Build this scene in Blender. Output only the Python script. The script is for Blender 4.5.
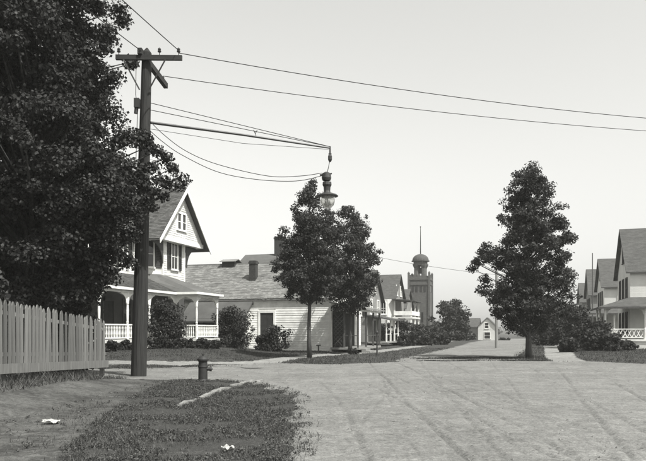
import bpy, math, random
import numpy as np
from mathutils import Vector, Matrix

for _o in list(bpy.data.objects):
    bpy.data.objects.remove(_o)

# ------------------------------------------------------------------ camera, sky, sun
F, HZ, CH = 700.0, 330.0, 1.6          # focal length and horizon row in photo pixels, eye height in metres
scene = bpy.context.scene
col = scene.collection
cd = bpy.data.cameras.new('camera'); cam = bpy.data.objects.new('camera', cd); col.objects.link(cam)
cam.location = (0, 0, CH); cam.rotation_euler = (math.radians(90), 0, 0)
cd.sensor_fit = 'HORIZONTAL'; cd.sensor_width = 36; cd.lens = F / 646 * 36
cd.shift_y = (HZ - 230.5) / 646                      # rising front of the plate camera
cd.clip_start = 0.1; cd.clip_end = 9000
scene.camera = cam
SUN_EL, SUN_AZ = math.radians(56), math.radians(136)  # azimuth clockwise from +Y
world = bpy.data.worlds.new('World'); scene.world = world; world.use_nodes = True
wn, wl = world.node_tree.nodes, world.node_tree.links
wn.clear()
sky = wn.new('ShaderNodeTexSky'); sky.sky_type = 'NISHITA'; sky.sun_disc = False
sky.sun_elevation = SUN_EL; sky.sun_rotation = SUN_AZ; sky.dust_density = 1.0; sky.air_density = 2.0; sky.ozone_density = 1.0
sc_ = wn.new('ShaderNodeSeparateColor')              # a black and white plate, more sensitive to blue than to red
m1 = wn.new('ShaderNodeMath'); m1.operation = 'MULTIPLY'; m1.inputs[1].default_value = 0.46
m2 = wn.new('ShaderNodeMath'); m2.operation = 'MULTIPLY_ADD'; m2.inputs[1].default_value = 0.8
tb = wn.new('ShaderNodeMath'); tb.operation = 'MULTIPLY'; tb.inputs[1].default_value = 0.965
cb = wn.new('ShaderNodeCombineColor')
bg = wn.new('ShaderNodeBackground'); bg.inputs['Strength'].default_value = 0.12
wo = wn.new('ShaderNodeOutputWorld')
wl.new(sky.outputs[0], sc_.inputs[0]); wl.new(sc_.outputs[0], m1.inputs[0])
wl.new(sc_.outputs[2], m2.inputs[0]); wl.new(m1.outputs[0], m2.inputs[2])
wl.new(m2.outputs[0], cb.inputs[0]); wl.new(m2.outputs[0], cb.inputs[1])
wl.new(m2.outputs[0], tb.inputs[0]); wl.new(tb.outputs[0], cb.inputs[2])
wl.new(cb.outputs[0], bg.inputs[0]); wl.new(bg.outputs[0], wo.inputs[0])
sd = bpy.data.lights.new('sun', 'SUN'); sd.energy = 5.0; sd.angle = math.radians(0.6); sd.color = (1, 0.99, 0.96)
sun = bpy.data.objects.new('sun', sd); col.objects.link(sun)
sv = Vector((math.sin(SUN_AZ) * math.cos(SUN_EL), math.cos(SUN_AZ) * math.cos(SUN_EL), math.sin(SUN_EL)))
sun.rotation_euler = sv.to_track_quat('Z', 'Y').to_euler(); sun.location = (30, -10, 40)
vs = scene.view_settings
vs.view_transform = 'Standard'; vs.look = 'None'; vs.gamma = 1; vs.use_curve_mapping = False; vs.exposure = 0.42

# ------------------------------------------------------------------ materials
def T(g):
    return (g, g, g * 0.955, 1)
MATS = {}
def gm(name, g, var=0.25, scale=3.0, rough=0.85, bump=0.3, bscale=30.0, stretch=(1, 1, 1), spec=0.25, dist=0.02, island=0.0, detail=6, siding=0, objrand=0.0):
    """grey procedural material: two noises mottle the colour, a finer one gives relief"""
    if name in MATS: return MATS[name]
    m = bpy.data.materials.new(name); m.use_nodes = True
    n, l = m.node_tree.nodes, m.node_tree.links
    b = n['Principled BSDF']
    tc = n.new('ShaderNodeTexCoord'); mp = n.new('ShaderNodeMapping'); mp.inputs['Scale'].default_value = stretch
    l.new(tc.outputs['Object'], mp.inputs[0])
    nz = n.new('ShaderNodeTexNoise'); nz.inputs['Scale'].default_value = scale; nz.inputs['Detail'].default_value = detail; nz.inputs['Roughness'].default_value = 0.65
    l.new(mp.outputs[0], nz.inputs['Vector'])
    rp = n.new('ShaderNodeValToRGB')
    rp.color_ramp.elements[0].position = 0.32; rp.color_ramp.elements[1].position = 0.68
    rp.color_ramp.elements[0].color = T(g * (1 - var)); rp.color_ramp.elements[1].color = T(g * (1 + var))
    l.new(nz.outputs[0], rp.inputs[0])
    out = rp.outputs[0]
    if island:
        ge = n.new('ShaderNodeNewGeometry')
        mr = n.new('ShaderNodeMapRange'); mr.inputs[3].default_value = 1 - island; mr.inputs[4].default_value = 1 + island
        l.new(ge.outputs['Random Per Island'], mr.inputs[0])
        mx = n.new('ShaderNodeVectorMath'); mx.operation = 'SCALE'
        l.new(out, mx.inputs[0]); l.new(mr.outputs[0], mx.inputs['Scale']); out = mx.outputs[0]
    if objrand:
        oi = n.new('ShaderNodeObjectInfo')
        mr = n.new('ShaderNodeMapRange'); mr.inputs[3].default_value = 1 - objrand; mr.inputs[4].default_value = 1 + objrand
        l.new(oi.outputs['Random'], mr.inputs[0])
        mx = n.new('ShaderNodeVectorMath'); mx.operation = 'SCALE'
        l.new(out, mx.inputs[0]); l.new(mr.outputs[0], mx.inputs['Scale']); out = mx.outputs[0]
    l.new(out, b.inputs['Base Color'])
    b.inputs['Roughness'].default_value = rough; b.inputs['Specular IOR Level'].default_value = spec
    if bump:
        n2 = n.new('ShaderNodeTexNoise'); n2.inputs['Scale'].default_value = bscale; n2.inputs['Detail'].default_value = 5
        l.new(mp.outputs[0], n2.inputs['Vector'])
        bp = n.new('ShaderNodeBump'); bp.inputs['Strength'].default_value = bump; bp.inputs['Distance'].default_value = dist
        h = n2.outputs[0]
        if siding:
            wv = n.new('ShaderNodeTexWave'); wv.wave_type = 'BANDS'; wv.bands_direction = 'Z'; wv.wave_profile = 'SAW'
            wv.inputs['Scale'].default_value = siding; wv.inputs['Distortion'].default_value = 0.1
            l.new(tc.outputs['Object'], wv.inputs['Vector'])
            ad = n.new('ShaderNodeMath'); ad.operation = 'ADD'
            l.new(wv.outputs[1], ad.inputs[0]); l.new(n2.outputs[0], ad.inputs[1]); h = ad.outputs[0]
        l.new(h, bp.inputs['Height']); l.new(bp.outputs[0], b.inputs['Normal'])
    MATS[name] = m
    return m

def leafmat(name, g, trans=0.25, island=0.5):
    if name in MATS: return MATS[name]
    m = bpy.data.materials.new(name); m.use_nodes = True
    n, l = m.node_tree.nodes, m.node_tree.links
    b = n['Principled BSDF']; o = n['Material Output']
    ge = n.new('ShaderNodeNewGeometry')
    rp = n.new('ShaderNodeValToRGB')
    rp.color_ramp.elements[0].color = T(g * (1 - island)); rp.color_ramp.elements[1].color = T(g * (1 + island))
    l.new(ge.outputs['Random Per Island'], rp.inputs[0])
    l.new(rp.outputs[0], b.inputs['Base Color'])
    b.inputs['Roughness'].default_value = 0.6; b.inputs['Specular IOR Level'].default_value = 0.2
    tr = n.new('ShaderNodeBsdfTranslucent'); l.new(rp.outputs[0], tr.inputs[0])
    mx = n.new('ShaderNodeMixShader'); mx.inputs[0].default_value = trans
    l.new(b.outputs[0], mx.inputs[1]); l.new(tr.outputs[0], mx.inputs[2]); l.new(mx.outputs[0], o.inputs[0])
    MATS[name] = m
    return m

def glassmat(name, g=0.02):
    if name in MATS: return MATS[name]
    m = gm(name, g, 0.3, 0.8, 0.12, 0.15, 1.5, spec=0.5)
    return m

def dirtmat(name, g, tracks=True, grassy=0.0, gg=0.06):
    """packed dirt: broad worn patches, grit, wheel tracks pressed in; optionally bare earth showing between turf"""
    m = bpy.data.materials.new(name); m.use_nodes = True
    n, l = m.node_tree.nodes, m.node_tree.links
    b = n['Principled BSDF']; b.inputs['Roughness'].default_value = 0.95; b.inputs['Specular IOR Level'].default_value = 0.1
    tc = n.new('ShaderNodeTexCoord')
    def noise(sc, det=6, ro=0.6, vec=None):
        x = n.new('ShaderNodeTexNoise'); x.inputs['Scale'].default_value = sc; x.inputs['Detail'].default_value = det; x.inputs['Roughness'].default_value = ro
        l.new(vec or tc.outputs['Object'], x.inputs['Vector']); return x.outputs[0]
    def mr(v, a, bb, c, d):
        x = n.new('ShaderNodeMapRange'); x.inputs[1].default_value = a; x.inputs[2].default_value = bb; x.inputs[3].default_value = c; x.inputs[4].default_value = d
        l.new(v, x.inputs[0]); return x.outputs[0]
    def ma(op, a, c):
        x = n.new('ShaderNodeMath'); x.operation = op
        for i, v in enumerate((a, c)):
            if isinstance(v, (int, float)): x.inputs[i].default_value = v
            else: l.new(v, x.inputs[i])
        return x.outputs[0]
    big = mr(noise(0.35, 5, 0.7), 0.3, 0.7, 0.80, 1.16)
    mid = mr(noise(2.4, 8, 0.8), 0.34, 0.66, 0.70, 1.20)
    grit = ma('MULTIPLY', mr(noise(30, 5, 0.85), 0.35, 0.68, 0.60, 1.30), mr(noise(11, 4, 0.8), 0.34, 0.66, 0.74, 1.2))
    v = ma('MULTIPLY', ma('MULTIPLY', big, mid), grit)
    height = ma('ADD', ma('MULTIPLY', noise(26, 4, 0.75), 0.5), ma('MULTIPLY', noise(4, 5, 0.65), 0.7))
    if tracks:
        ra = n.new('ShaderNodeAttribute'); ra.attribute_name = 'rut'
        v = ma('MULTIPLY', v, ma('SUBTRACT', 1.0, ma('MULTIPLY', ma('MULTIPLY', ra.outputs['Fac'], mr(noise(5, 5, 0.8), 0.35, 0.6, 0.3, 1)), 0.34)))
        spots = mr(noise(7, 3, 0.6), 0.62, 0.72, 0, 0.5)
        v = ma('MULTIPLY', v, ma('SUBTRACT', 1.0, spots))
    vm = ma('MULTIPLY', v, g)
    if grassy:
        k = mr(ma('ADD', ma('MULTIPLY', noise(0.8, 5, 0.7), 0.6), ma('MULTIPLY', noise(9, 4, 0.7), 0.4)), 0.5 - grassy * 0.14, 0.62 - grassy * 0.14, 0, 1)
        gv = ma('MULTIPLY', mr(noise(14, 5, 0.8), 0.3, 0.7, 0.55, 1.5), gg)
        mx = n.new('ShaderNodeMix'); mx.data_type = 'FLOAT'
        l.new(k, mx.inputs[0]); l.new(vm, mx.inputs[2]); l.new(gv, mx.inputs[3]); vm = mx.outputs[0]
        height = ma('ADD', height, ma('MULTIPLY', k, noise(40, 3)))
    cc = n.new('ShaderNodeCombineColor'); l.new(vm, cc.inputs[0]); l.new(vm, cc.inputs[1]); l.new(ma('MULTIPLY', vm, 0.955), cc.inputs[2])
    l.new(cc.outputs[0], b.inputs['Base Color'])
    bp = n.new('ShaderNodeBump'); bp.inputs['Strength'].default_value = 0.9; bp.inputs['Distance'].default_value = 0.05
    l.new(height, bp.inputs['Height']); l.new(bp.outputs[0], b.inputs['Normal'])
    return m

WHITE = gm('white_paint', 0.78, 0.16, 1.6, 0.7, 0.35, 30, objrand=0.07)
WHITE_OLD = gm('weathered_white_paint', 0.62, 0.2, 1.1, 0.8, 0.4, 25, objrand=0.08)
WHITE_FAR = gm('white_siding', 0.62, 0.12, 0.6, 0.8, 0.6, 20, siding=0.9, dist=0.03)
BODY = gm('dark_paint_porch_shade', 0.075, 0.2, 1.2, 0.8, 0.3, 30)  # dark trim and posts; on the lower wall it paints in porch shade
GREY_WALL = gm('grey_siding', 0.24, 0.2, 0.6, 0.85, 0.6, 20, siding=0.9, dist=0.03)
SHINGLE = gm('wood_shingle', 0.18, 0.22, 0.8, 0.9, 0.4, 20, island=0.28)
SHINGLE_DK = gm('dark_shingle', 0.085, 0.22, 0.8, 0.9, 0.4, 20, island=0.3)
ROOF_FAR = gm('distant_shingle', 0.075, 0.3, 2.0, 0.9, 0.8, 9, stretch=(1, 1, 4), dist=0.06)
BRICK_DK = gm('old_brick', 0.045, 0.35, 6, 0.9, 0.6, 14, stretch=(1, 1, 3), dist=0.03)
TOWER_BR = gm('tower_brick', 0.095, 0.3, 2.5, 0.9, 0.7, 8, stretch=(1, 1, 3), dist=0.04)
METAL_DK = gm('dark_metal', 0.03, 0.3, 8, 0.5, 0.15, 40, spec=0.5)
IRON = gm('cast_iron', 0.02, 0.35, 9, 0.55, 0.35, 60, spec=0.5, dist=0.006)
POLEW = gm('pole_wood', 0.03, 0.6, 7, 0.85, 1.0, 22, stretch=(3, 3, 0.12), dist=0.02)
ARMW = gm('crossarm_wood', 0.035, 0.3, 4, 0.85, 0.4, 20, stretch=(0.3, 3, 3))
PALEPOLE = gm('pale_wood', 0.22, 0.2, 4, 0.85, 0.4, 20, stretch=(3, 3, 0.2))
FENCEW = gm('weathered_board', 0.145, 0.3, 6, 0.9, 0.6, 20, stretch=(3, 3, 0.25), dist=0.008, objrand=0.35)
SHUT = gm('shutter_paint', 0.04, 0.2, 4, 0.6, 0.2, 40)
GLASS = glassmat('window_glass')
STONE = gm('kerb_granite', 0.22, 0.4, 7, 0.9, 0.6, 30, dist=0.015)
FOUND = gm('foundation_stone', 0.2, 0.3, 2, 0.9, 0.6, 8, dist=0.03)
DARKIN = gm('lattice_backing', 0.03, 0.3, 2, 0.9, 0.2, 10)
BARK = gm('bark', 0.06, 0.4, 6, 0.95, 0.9, 18, stretch=(2, 2, 0.4), dist=0.03)
PAPER = gm('paper', 0.36, 0.25, 9, 0.8, 0.6, 14)
WIRE = gm('wire', 0.02, 0.1, 4, 0.6, 0, 1)
PORC = gm('porcelain', 0.5, 0.1, 5, 0.3, 0, 1, spec=0.5)
LEAF = leafmat('maple_leaf', 0.05, 0.3, 0.65)
LEAF2 = leafmat('shade_tree_leaf', 0.036, 0.22, 0.65)
LEAF3 = leafmat('shrub_leaf', 0.042)
LEAF4 = leafmat('distant_leaf', 0.045)
GRASS = leafmat('grass_blade', 0.085, 0.3, 0.8)
LAWN = leafmat('lawn_blade', 0.062, 0.3, 0.5)
def globemat():
    m = bpy.data.materials.new('lamp_glass'); m.use_nodes = True
    b = m.node_tree.nodes['Principled BSDF']
    b.inputs['Base Color'].default_value = T(0.75); b.inputs['Roughness'].default_value = 0.12
    b.inputs['Transmission Weight'].default_value = 0.75; b.inputs['IOR'].default_value = 1.15
    return m
GLOBE = globemat()

# ------------------------------------------------------------------ object helpers
def obj(name, me, mat=None, parent=None, loc=None, rot=None, scale=None):
    o = bpy.data.objects.new(name, me); col.objects.link(o)
    if mat is not None and len(me.materials) == 0: me.materials.append(mat)
    if parent: o.parent = parent
    if loc is not None: o.location = loc
    if rot is not None: o.rotation_euler = rot
    if scale is not None: o.scale = scale
    return o
def tag(o, label=None, cat=None, group=None, kind=None):
    if label: o['label'] = label
    if cat: o['category'] = cat
    if group: o['group'] = group
    if kind: o['kind'] = kind
    return o
def empty(name, loc, rz=0.0, label=None, cat=None, group=None):
    o = bpy.data.objects.new(name, None); col.objects.link(o); o.empty_display_size = 0.3
    o.location = loc; o.rotation_euler = (0, 0, rz)
    return tag(o, label, cat, group)

class MB:
    def __init__(s): s.v = []; s.f = []
    def hexa(s, p):                       # 4 bottom then 4 top, both counter-clockwise seen from above
        k = len(s.v); s.v += [tuple(q) for q in p]
        s.f += [(k+3, k+2, k+1, k), (k+4, k+5, k+6, k+7), (k, k+1, k+5, k+4), (k+1, k+2, k+6, k+5), (k+2, k+3, k+7, k+6), (k+3, k, k+4, k+7)]
        return s
    def box(s, x0, x1, y0, y1, z0, z1):
        return s.hexa([(x0, y0, z0), (x1, y0, z0), (x1, y1, z0), (x0, y1, z0), (x0, y0, z1), (x1, y0, z1), (x1, y1, z1), (x0, y1, z1)])
    def fbox(s, fr, a0, a1, b0, b1, z0, z1, bt=None):   # box on a wall frame; bt = outer depth at the top edge
        (ox, oy), (dx, dy) = fr; nx, ny = dy, -dx
        P = lambda a, b, z: (ox + dx*a + nx*b, oy + dy*a + ny*b, z)
        bt = b1 if bt is None else bt
        return s.hexa([P(a0, b1, z0), P(a1, b1, z0), P(a1, b0, z0), P(a0, b0, z0), P(a0, bt, z1), P(a1, bt, z1), P(a1, b0, z1), P(a0, b0, z1)])
    def beam(s, p, q, w, h):              # rectangular bar from p to q
        p, q = Vector(p), Vector(q); d = (q - p).normalized()
        up = Vector((0, 0, 1)) if abs(d.z) < 0.95 else Vector((0, 1, 0))
        sx = d.cross(up).normalized() * (w / 2); sz = sx.cross(d).normalized() * (h / 2)
        return s.hexa([p - sx - sz, p + sx - sz, q + sx - sz, q - sx - sz, p - sx + sz, p + sx + sz, q + sx + sz, q - sx + sz])
    def tube(s, pts, rad, n=6, cap=True):
        pts = [Vector(p) for p in pts]
        if not hasattr(rad, '__len__'): rad = [rad] * len(pts)
        k0 = len(s.v); prev = None
        for i, p in enumerate(pts):
            d = (pts[min(i + 1, len(pts) - 1)] - pts[max(i - 1, 0)]).normalized()
            if prev is None:
                up = Vector((0, 0, 1)) if abs(d.z) < 0.9 else Vector((1, 0, 0))
                prev = d.cross(up).normalized()
            e1 = (prev - d * prev.dot(d)).normalized(); e2 = d.cross(e1); prev = e1
            for j in range(n):
                a = 2 * math.pi * j / n
                s.v.append(tuple(p + (e1 * math.cos(a) + e2 * math.sin(a)) * rad[i]))
        for i in range(len(pts) - 1):
            for j in range(n):
                a, b = k0 + i*n + j, k0 + i*n + (j+1) % n
                s.f.append((a, b, b + n, a + n))
        if cap:
            s.f.append(tuple(k0 + j for j in reversed(range(n)))); e = k0 + (len(pts)-1)*n
            s.f.append(tuple(e + j for j in range(n)))
        return s
    def lathe(s, prof, n=16, c=(0, 0, 0), cap=True, ph=0.0):
        k0 = len(s.v)
        for r, z in prof:
            for j in range(n):
                a = 2 * math.pi * j / n + ph
                s.v.append((c[0] + r * math.cos(a), c[1] + r * math.sin(a), c[2] + z))
        for i in range(len(prof) - 1):
            for j in range(n):
                a, b = k0 + i*n + j, k0 + i*n + (j+1) % n
                s.f.append((a, b, b + n, a + n))
        if cap:
            s.f.append(tuple(k0 + j for j in reversed(range(n)))); e = k0 + (len(prof)-1)*n
            s.f.append(tuple(e + j for j in range(n)))
        return s
    def prism(s, poly, off):              # 3D polygon extruded by a vector
        k = len(s.v); n = len(poly); off = Vector(off)
        s.v += [tuple(p) for p in poly] + [tuple(Vector(p) + off) for p in poly]
        s.f.append(tuple(k + i for i in reversed(range(n)))); s.f.append(tuple(k + n + i for i in range(n)))
        for i in range(n):
            j = (i + 1) % n
            s.f.append((k + i, k + j, k + n + j, k + n + i))
        return s
    def quad(s, *p):
        k = len(s.v); s.v += [tuple(q) for q in p]; s.f.append(tuple(range(k, k + len(p)))); return s
    def mesh(s, name, smooth=False):
        me = bpy.data.meshes.new(name); me.from_pydata(s.v, [], s.f); me.update()
        if smooth: me.polygons.foreach_set('use_smooth', [True] * len(me.polygons))
        return me
    def build(s, name, mat, parent=None, smooth=False, **k):
        return obj(name, s.mesh(name, smooth), mat, parent, **k)

def np_mesh(name, v, nv):
    """polygons of nv corners each, vertices laid out in order"""
    v = np.ascontiguousarray(v, dtype=np.float32).reshape(-1, 3); nf = len(v) // nv
    me = bpy.data.meshes.new(name)
    me.vertices.add(len(v)); me.vertices.foreach_set('co', v.ravel())
    me.loops.add(len(v)); me.loops.foreach_set('vertex_index', np.arange(len(v), dtype=np.int32))
    me.polygons.add(nf); me.polygons.foreach_set('loop_start', np.arange(0, len(v), nv, dtype=np.int32))
    me.update(calc_edges=True)
    return me

def at(px, py, Y):                         # a photo pixel at a known depth
    return Vector(((px - 323) / F * Y, Y, CH + (HZ - py) / F * Y))

# ------------------------------------------------------------------ terrain
def S(x, a, b):
    t = np.clip((np.asarray(x, float) - a) / (b - a), 0, 1); return t * t * (3 - 2 * t)
def hgt(x, y):
    x = np.asarray(x, float); y = np.asarray(y, float)
    h = 0.36 * S(-x, 4.6, 7.2) * S(-y, -23.5, -16)                       # bank under the picket fence
    h = h + 0.55 * S(y, 26.5, 37) * S(-x, 2.5, 8.5) * (1 - 0.5 * S(y, 44, 52))
    h = h + 0.12 * S(y, 34, 44) * S(x, 13, 17) + 0.10 * S(y, 42, 48) * S(-x, -1.5, 1.0)
    h = h + 0.05 * S(-x, 2.9, 3.4) * S(-y, -22.5, -21)
    h = h + 0.012 * np.sin(1.7 * x + 0.6 * y) * np.sin(1.1 * y - 0.5 * x) + 0.008 * np.sin(4.1 * x + 1.0) * np.sin(3.3 * y)
    h = h - 1.0 * S(y, 98, 138) * S(x, 21, 28)                           # the street dips at its far end
    r = np.clip(1 - np.abs(y - 26.0 - 0.03 * x) / 0.35, 0, 1) * S(x, 4, 9)   # gutter rut across the mouth of the street
    return h - 0.05 * r
def hz(x, y): return float(hgt(x, y))

def sdf(poly, x, y):                        # positive inside
    P = np.array(poly, float); d = np.full(x.shape, 1e9); ins = np.zeros(x.shape, bool)
    for i in range(len(P)):
        a, b = P[i], P[(i + 1) % len(P)]; e = b - a
        t = np.clip(((x - a[0]) * e[0] + (y - a[1]) * e[1]) / (e @ e), 0, 1)
        d = np.minimum(d, np.hypot(x - a[0] - t * e[0], y - a[1] - t * e[1]))
        c = ((a[1] <= y) & (b[1] > y)) | ((b[1] <= y) & (a[1] > y))
        xi = a[0] + (y - a[1]) / (e[1] if abs(e[1]) > 1e-9 else 1e-9) * e[0]
        ins ^= c & (x < xi)
    return np.where(ins, d, -d)
def strip(line, w):                         # polygon round a centre line
    L = [Vector(p) for p in line]; a, b = [], []
    for i, p in enumerate(L):
        d = (L[min(i+1, len(L)-1)] - L[max(i-1, 0)]).normalized(); nn = Vector((-d.y, d.x)) * w / 2
        a.append(tuple(p + nn)); b.append(tuple(p - nn))
    return a + b[::-1]

ROAD = [(-0.45, -30), (-0.5, 11), (-0.6, 15.6), (-1.1, 18.4), (-1.9, 20.2), (-2.7, 21.6), (-4.3, 22.4), (-7, 22.9), (-90, 24),
        (-90, 29.5), (-12, 28.2), (-7.8, 28.3), (-5.6, 29.3), (-3.9, 31.2), (-3.2, 33.2), (-2.3, 34.0), (-1.4, 33.3), (0.3, 32.9), (2.4, 33.5),
        (3.7, 35.4), (4.4, 39.5), (10.7, 60), (22.7, 100), (53, 200), (62, 200), (30, 100), (17.6, 60), (11.4, 41), (10.4, 38.2), (10.6, 36.6), (11.5, 35.9),
        (13.4, 35.7), (15.2, 33.3), (18, 32.4), (90, 30), (90, 21), (13, 21.5), (9.6, 19), (8.6, 15), (8, -30)]
WALKS = {'pavement': [strip([(-90, 31.5), (-12, 30.5), (-6.5, 30.6), (-4.0, 32.4), (-2.9, 34.6), (-1.9, 40), (0.6, 45), (3.6, 50.5), (6.6, 60), (18.6, 100), (48, 200)], 1.5)],
         'pavement_right': [strip([(12.6, 35.6), (13.6, 40), (16.7, 50), (19.8, 60), (32, 100), (64, 200)], 1.7)],
         'footpath': [[(-6.9, 4), (-2.6, 4), (-3.3, 9), (-4.2, 14), (-4.6, 18), (-4.6, 22.1), (-6.7, 22.6), (-7.0, 15.5)]]}

def grow(a, step, k, end):
    out = []; p = a; s_ = step
    while abs(p) < abs(end) and len(out) < 400:
        s_ *= k; p += s_ * (1 if end > a else -1); out.append(p)
    return out
xs = np.array(sorted(grow(-13.0, 0.15, 1.13, -4000)) + list(np.arange(-13, -1.5, 0.15)) + list(np.arange(-1.45, 9.0, 0.055)) + list(np.arange(9.05, 18.01, 0.15)) + grow(18.0, 0.15, 1.13, 4000))
ys = [5.0]
while ys[-1] < 62: ys.append(ys[-1] + 0.06 + 0.0062 * (ys[-1] - 5))
ys = np.array([-900, -200, -60, -20, -8, -2, 1, 3, 4] + ys + grow(ys[-1], 0.45, 1.09, 5000))
GX, GY = np.meshgrid(xs, ys)
def wob(x, y): return 0.10 * np.sin(2.3*x + 1.1*y) * np.sin(1.9*y + 0.7*x + 1) + 0.07 * np.sin(6.1*x - 2.2*y + 2) + 0.06 * np.sin(5.3*y + 3.1*x)
REG = [('road', [ROAD], 1.0)] + [(k, v, 0.55) for k, v in WALKS.items()]
def rsd(polys, w, x, y):
    d = sdf(polys[0], x, y)
    for p in polys[1:]: d = np.maximum(d, sdf(p, x, y))
    return d + w * wob(x, y)
cellx = np.gradient(xs)[None, :] + 0 * GX; celly = np.gradient(ys)[:, None] + 0 * GY
cs = np.minimum(cellx, celly); smx = np.maximum(cellx, celly)
for _, polys, w in REG:                     # pull grid points onto the region edges so that these run smooth
    d = rsd(polys, w, GX, GY); e = 0.02
    gx = (rsd(polys, w, GX + e, GY) - d) / e; gy = (rsd(polys, w, GX, GY + e) - d) / e
    g2 = gx*gx + gy*gy + 1e-6
    m = (np.abs(d) < 0.5 * cs) & (smx < 1.5)
    GX = GX - np.where(m, d * gx / g2, 0); GY = GY - np.where(m, d * gy / g2, 0)
GZ = hgt(GX, GY)
RUT = np.zeros(GX.shape)                    # wheel tracks pressed into the dirt
_r = np.random.default_rng(4)
def track(fx, y0, y1, w=0.055, dp=1.0):
    global RUT
    for off in (0.0, 1.42):
        c = fx(GY) + off + 0.03 * np.sin(0.45 * GY + off * 3 + y0) + 0.008 * np.sin(3.7 * GY + off)
        wear = np.clip(0.75 + 0.3 * np.sin(0.5 * GY + 2 * off + y1) + 0.15 * np.sin(2.1 * GY + off), 0.25, 1)
        q = np.abs(GX - c) / w
        RUT = np.maximum(RUT, dp * wear * np.exp(-q * q) * S(GY, y0 - 1, y0 + 1) * S(-GY, -y1 - 3, -y1 + 3))
        GZ[:] += 0.010 * dp * wear * np.exp(-((q - 2.0) / 0.8) ** 2) * S(GY, y0 - 1, y0 + 1) * S(-GY, -y1 - 3, -y1 + 3)
track(lambda y: 1.75 + 0.02 * (y - 9), 4, 34, 0.042, 1.0)
track(lambda y: 2.25 + 0.10 * (y - 9), 4, 40, 0.035, 0.7)
track(lambda y: 0.55 - 0.004 * np.clip(y - 9, 0, 30) ** 2.05, 5, 22, 0.04, 0.8)
track(lambda y: 3.9 + 0.29 * (y - 9), 4, 40, 0.042, 0.9)
track(lambda y: 3.2 + 0.20 * (y - 9), 4, 36, 0.035, 0.6)
track(lambda y: 4.6 - 0.16 * (y - 9), 6, 24, 0.035, 0.55)
track(lambda y: 5.3 + 0.25 * (y - 9) + 0.01 * (y - 9) ** 2, 6, 26, 0.04, 0.7)
track(lambda y: 1.2 + 0.05 * (y - 9), 4, 30, 0.03, 0.6)
track(lambda y: 2.9 - 0.03 * (y - 9), 5, 28, 0.03, 0.7)
track(lambda y: 0.2 + 0.16 * (y - 9), 5, 32, 0.03, 0.5)
for c_, sl_ in ((24.3, 0.02), (25.7, 0.02), (27.0, -0.01), (28.4, -0.01)):
    q = np.abs(GY - c_ - sl_ * GX - 0.08 * np.sin(0.7 * GX + c_)) / 0.12
    RUT = np.maximum(RUT, 0.8 * np.exp(-q * q) * np.clip(0.5 + 0.5 * np.sin(0.4 * GX + c_), 0.1, 1))
LUMP = 0.5 * np.sin(7.3 * GX + 2.1 * GY) * np.sin(6.1 * GY - 1.7 * GX) + 0.5 * np.sin(13.1 * GX + 4 * np.sin(3.3 * GY)) * np.sin(11.7 * GY + 3 * np.sin(2.9 * GX))
GZ = GZ - 0.038 * RUT + 0.004 * LUMP * (GY < 40) * (GY > 5)
cxm = (GX[:-1, :-1] + GX[1:, 1:] + GX[1:, :-1] + GX[:-1, 1:]) / 4; cym = (GY[:-1, :-1] + GY[1:, 1:] + GY[1:, :-1] + GY[:-1, 1:]) / 4
rid = np.zeros(cxm.shape, int)
for i, (_, polys, w) in list(enumerate(REG))[::-1]:
    rid = np.where(rsd(polys, w, cxm, cym) > 0, i + 1, rid)
GZ = GZ.copy()
ny_, nx_ = GX.shape
idx = np.arange(ny_ * nx_).reshape(ny_, nx_)
allq = np.stack([idx[:-1, :-1], idx[:-1, 1:], idx[1:, 1:], idx[1:, :-1]], -1)
allv = np.stack([GX, GY, GZ], -1).reshape(-1, 3)
def region_mesh(name, mask):
    q = allq[mask]; u, inv = np.unique(q, return_inverse=True); inv = inv.reshape(-1)
    me = bpy.data.meshes.new(name)
    me.vertices.add(len(u)); me.vertices.foreach_set('co', allv[u].astype(np.float32).ravel())
    me.loops.add(len(inv)); me.loops.foreach_set('vertex_index', inv.astype(np.int32))
    me.polygons.add(len(q)); me.polygons.foreach_set('loop_start', np.arange(0, len(inv), 4, dtype=np.int32))
    me.update(calc_edges=True); me.polygons.foreach_set('use_smooth', [True] * len(q))
    at_ = me.attributes.new('rut', 'FLOAT', 'POINT'); at_.data.foreach_set('value', RUT.reshape(-1)[u].astype(np.float32))
    return me
M_ROAD = dirtmat('packed_dirt_road', 0.215)
M_WALK = dirtmat('gravel_walk', 0.27, tracks=False)
M_PATH = dirtmat('cinder_path', 0.12, tracks=False, grassy=0.25, gg=0.06)
M_TURF = dirtmat('turf', 0.12, tracks=False, grassy=1.1, gg=0.062)
tag(obj('ground', region_mesh('ground', rid == 0), M_TURF), 'flat grassy ground and lawns around the crossing', kind='structure')
tag(obj('road', region_mesh('road', rid == 1), M_ROAD), 'pale dirt road crossing with wheel tracks', kind='structure')
tag(obj('pavement', region_mesh('pavement', rid == 2), M_WALK), 'gravel pavement in front of the porch house and barn', kind='structure')
tag(obj('pavement', region_mesh('pavement', rid == 3), M_WALK), 'gravel pavement beside the tall lone maple', kind='structure')
tag(obj('footpath', region_mesh('footpath', rid == 4), M_PATH), 'dark cinder footpath along the picket fence', kind='structure')

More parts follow.
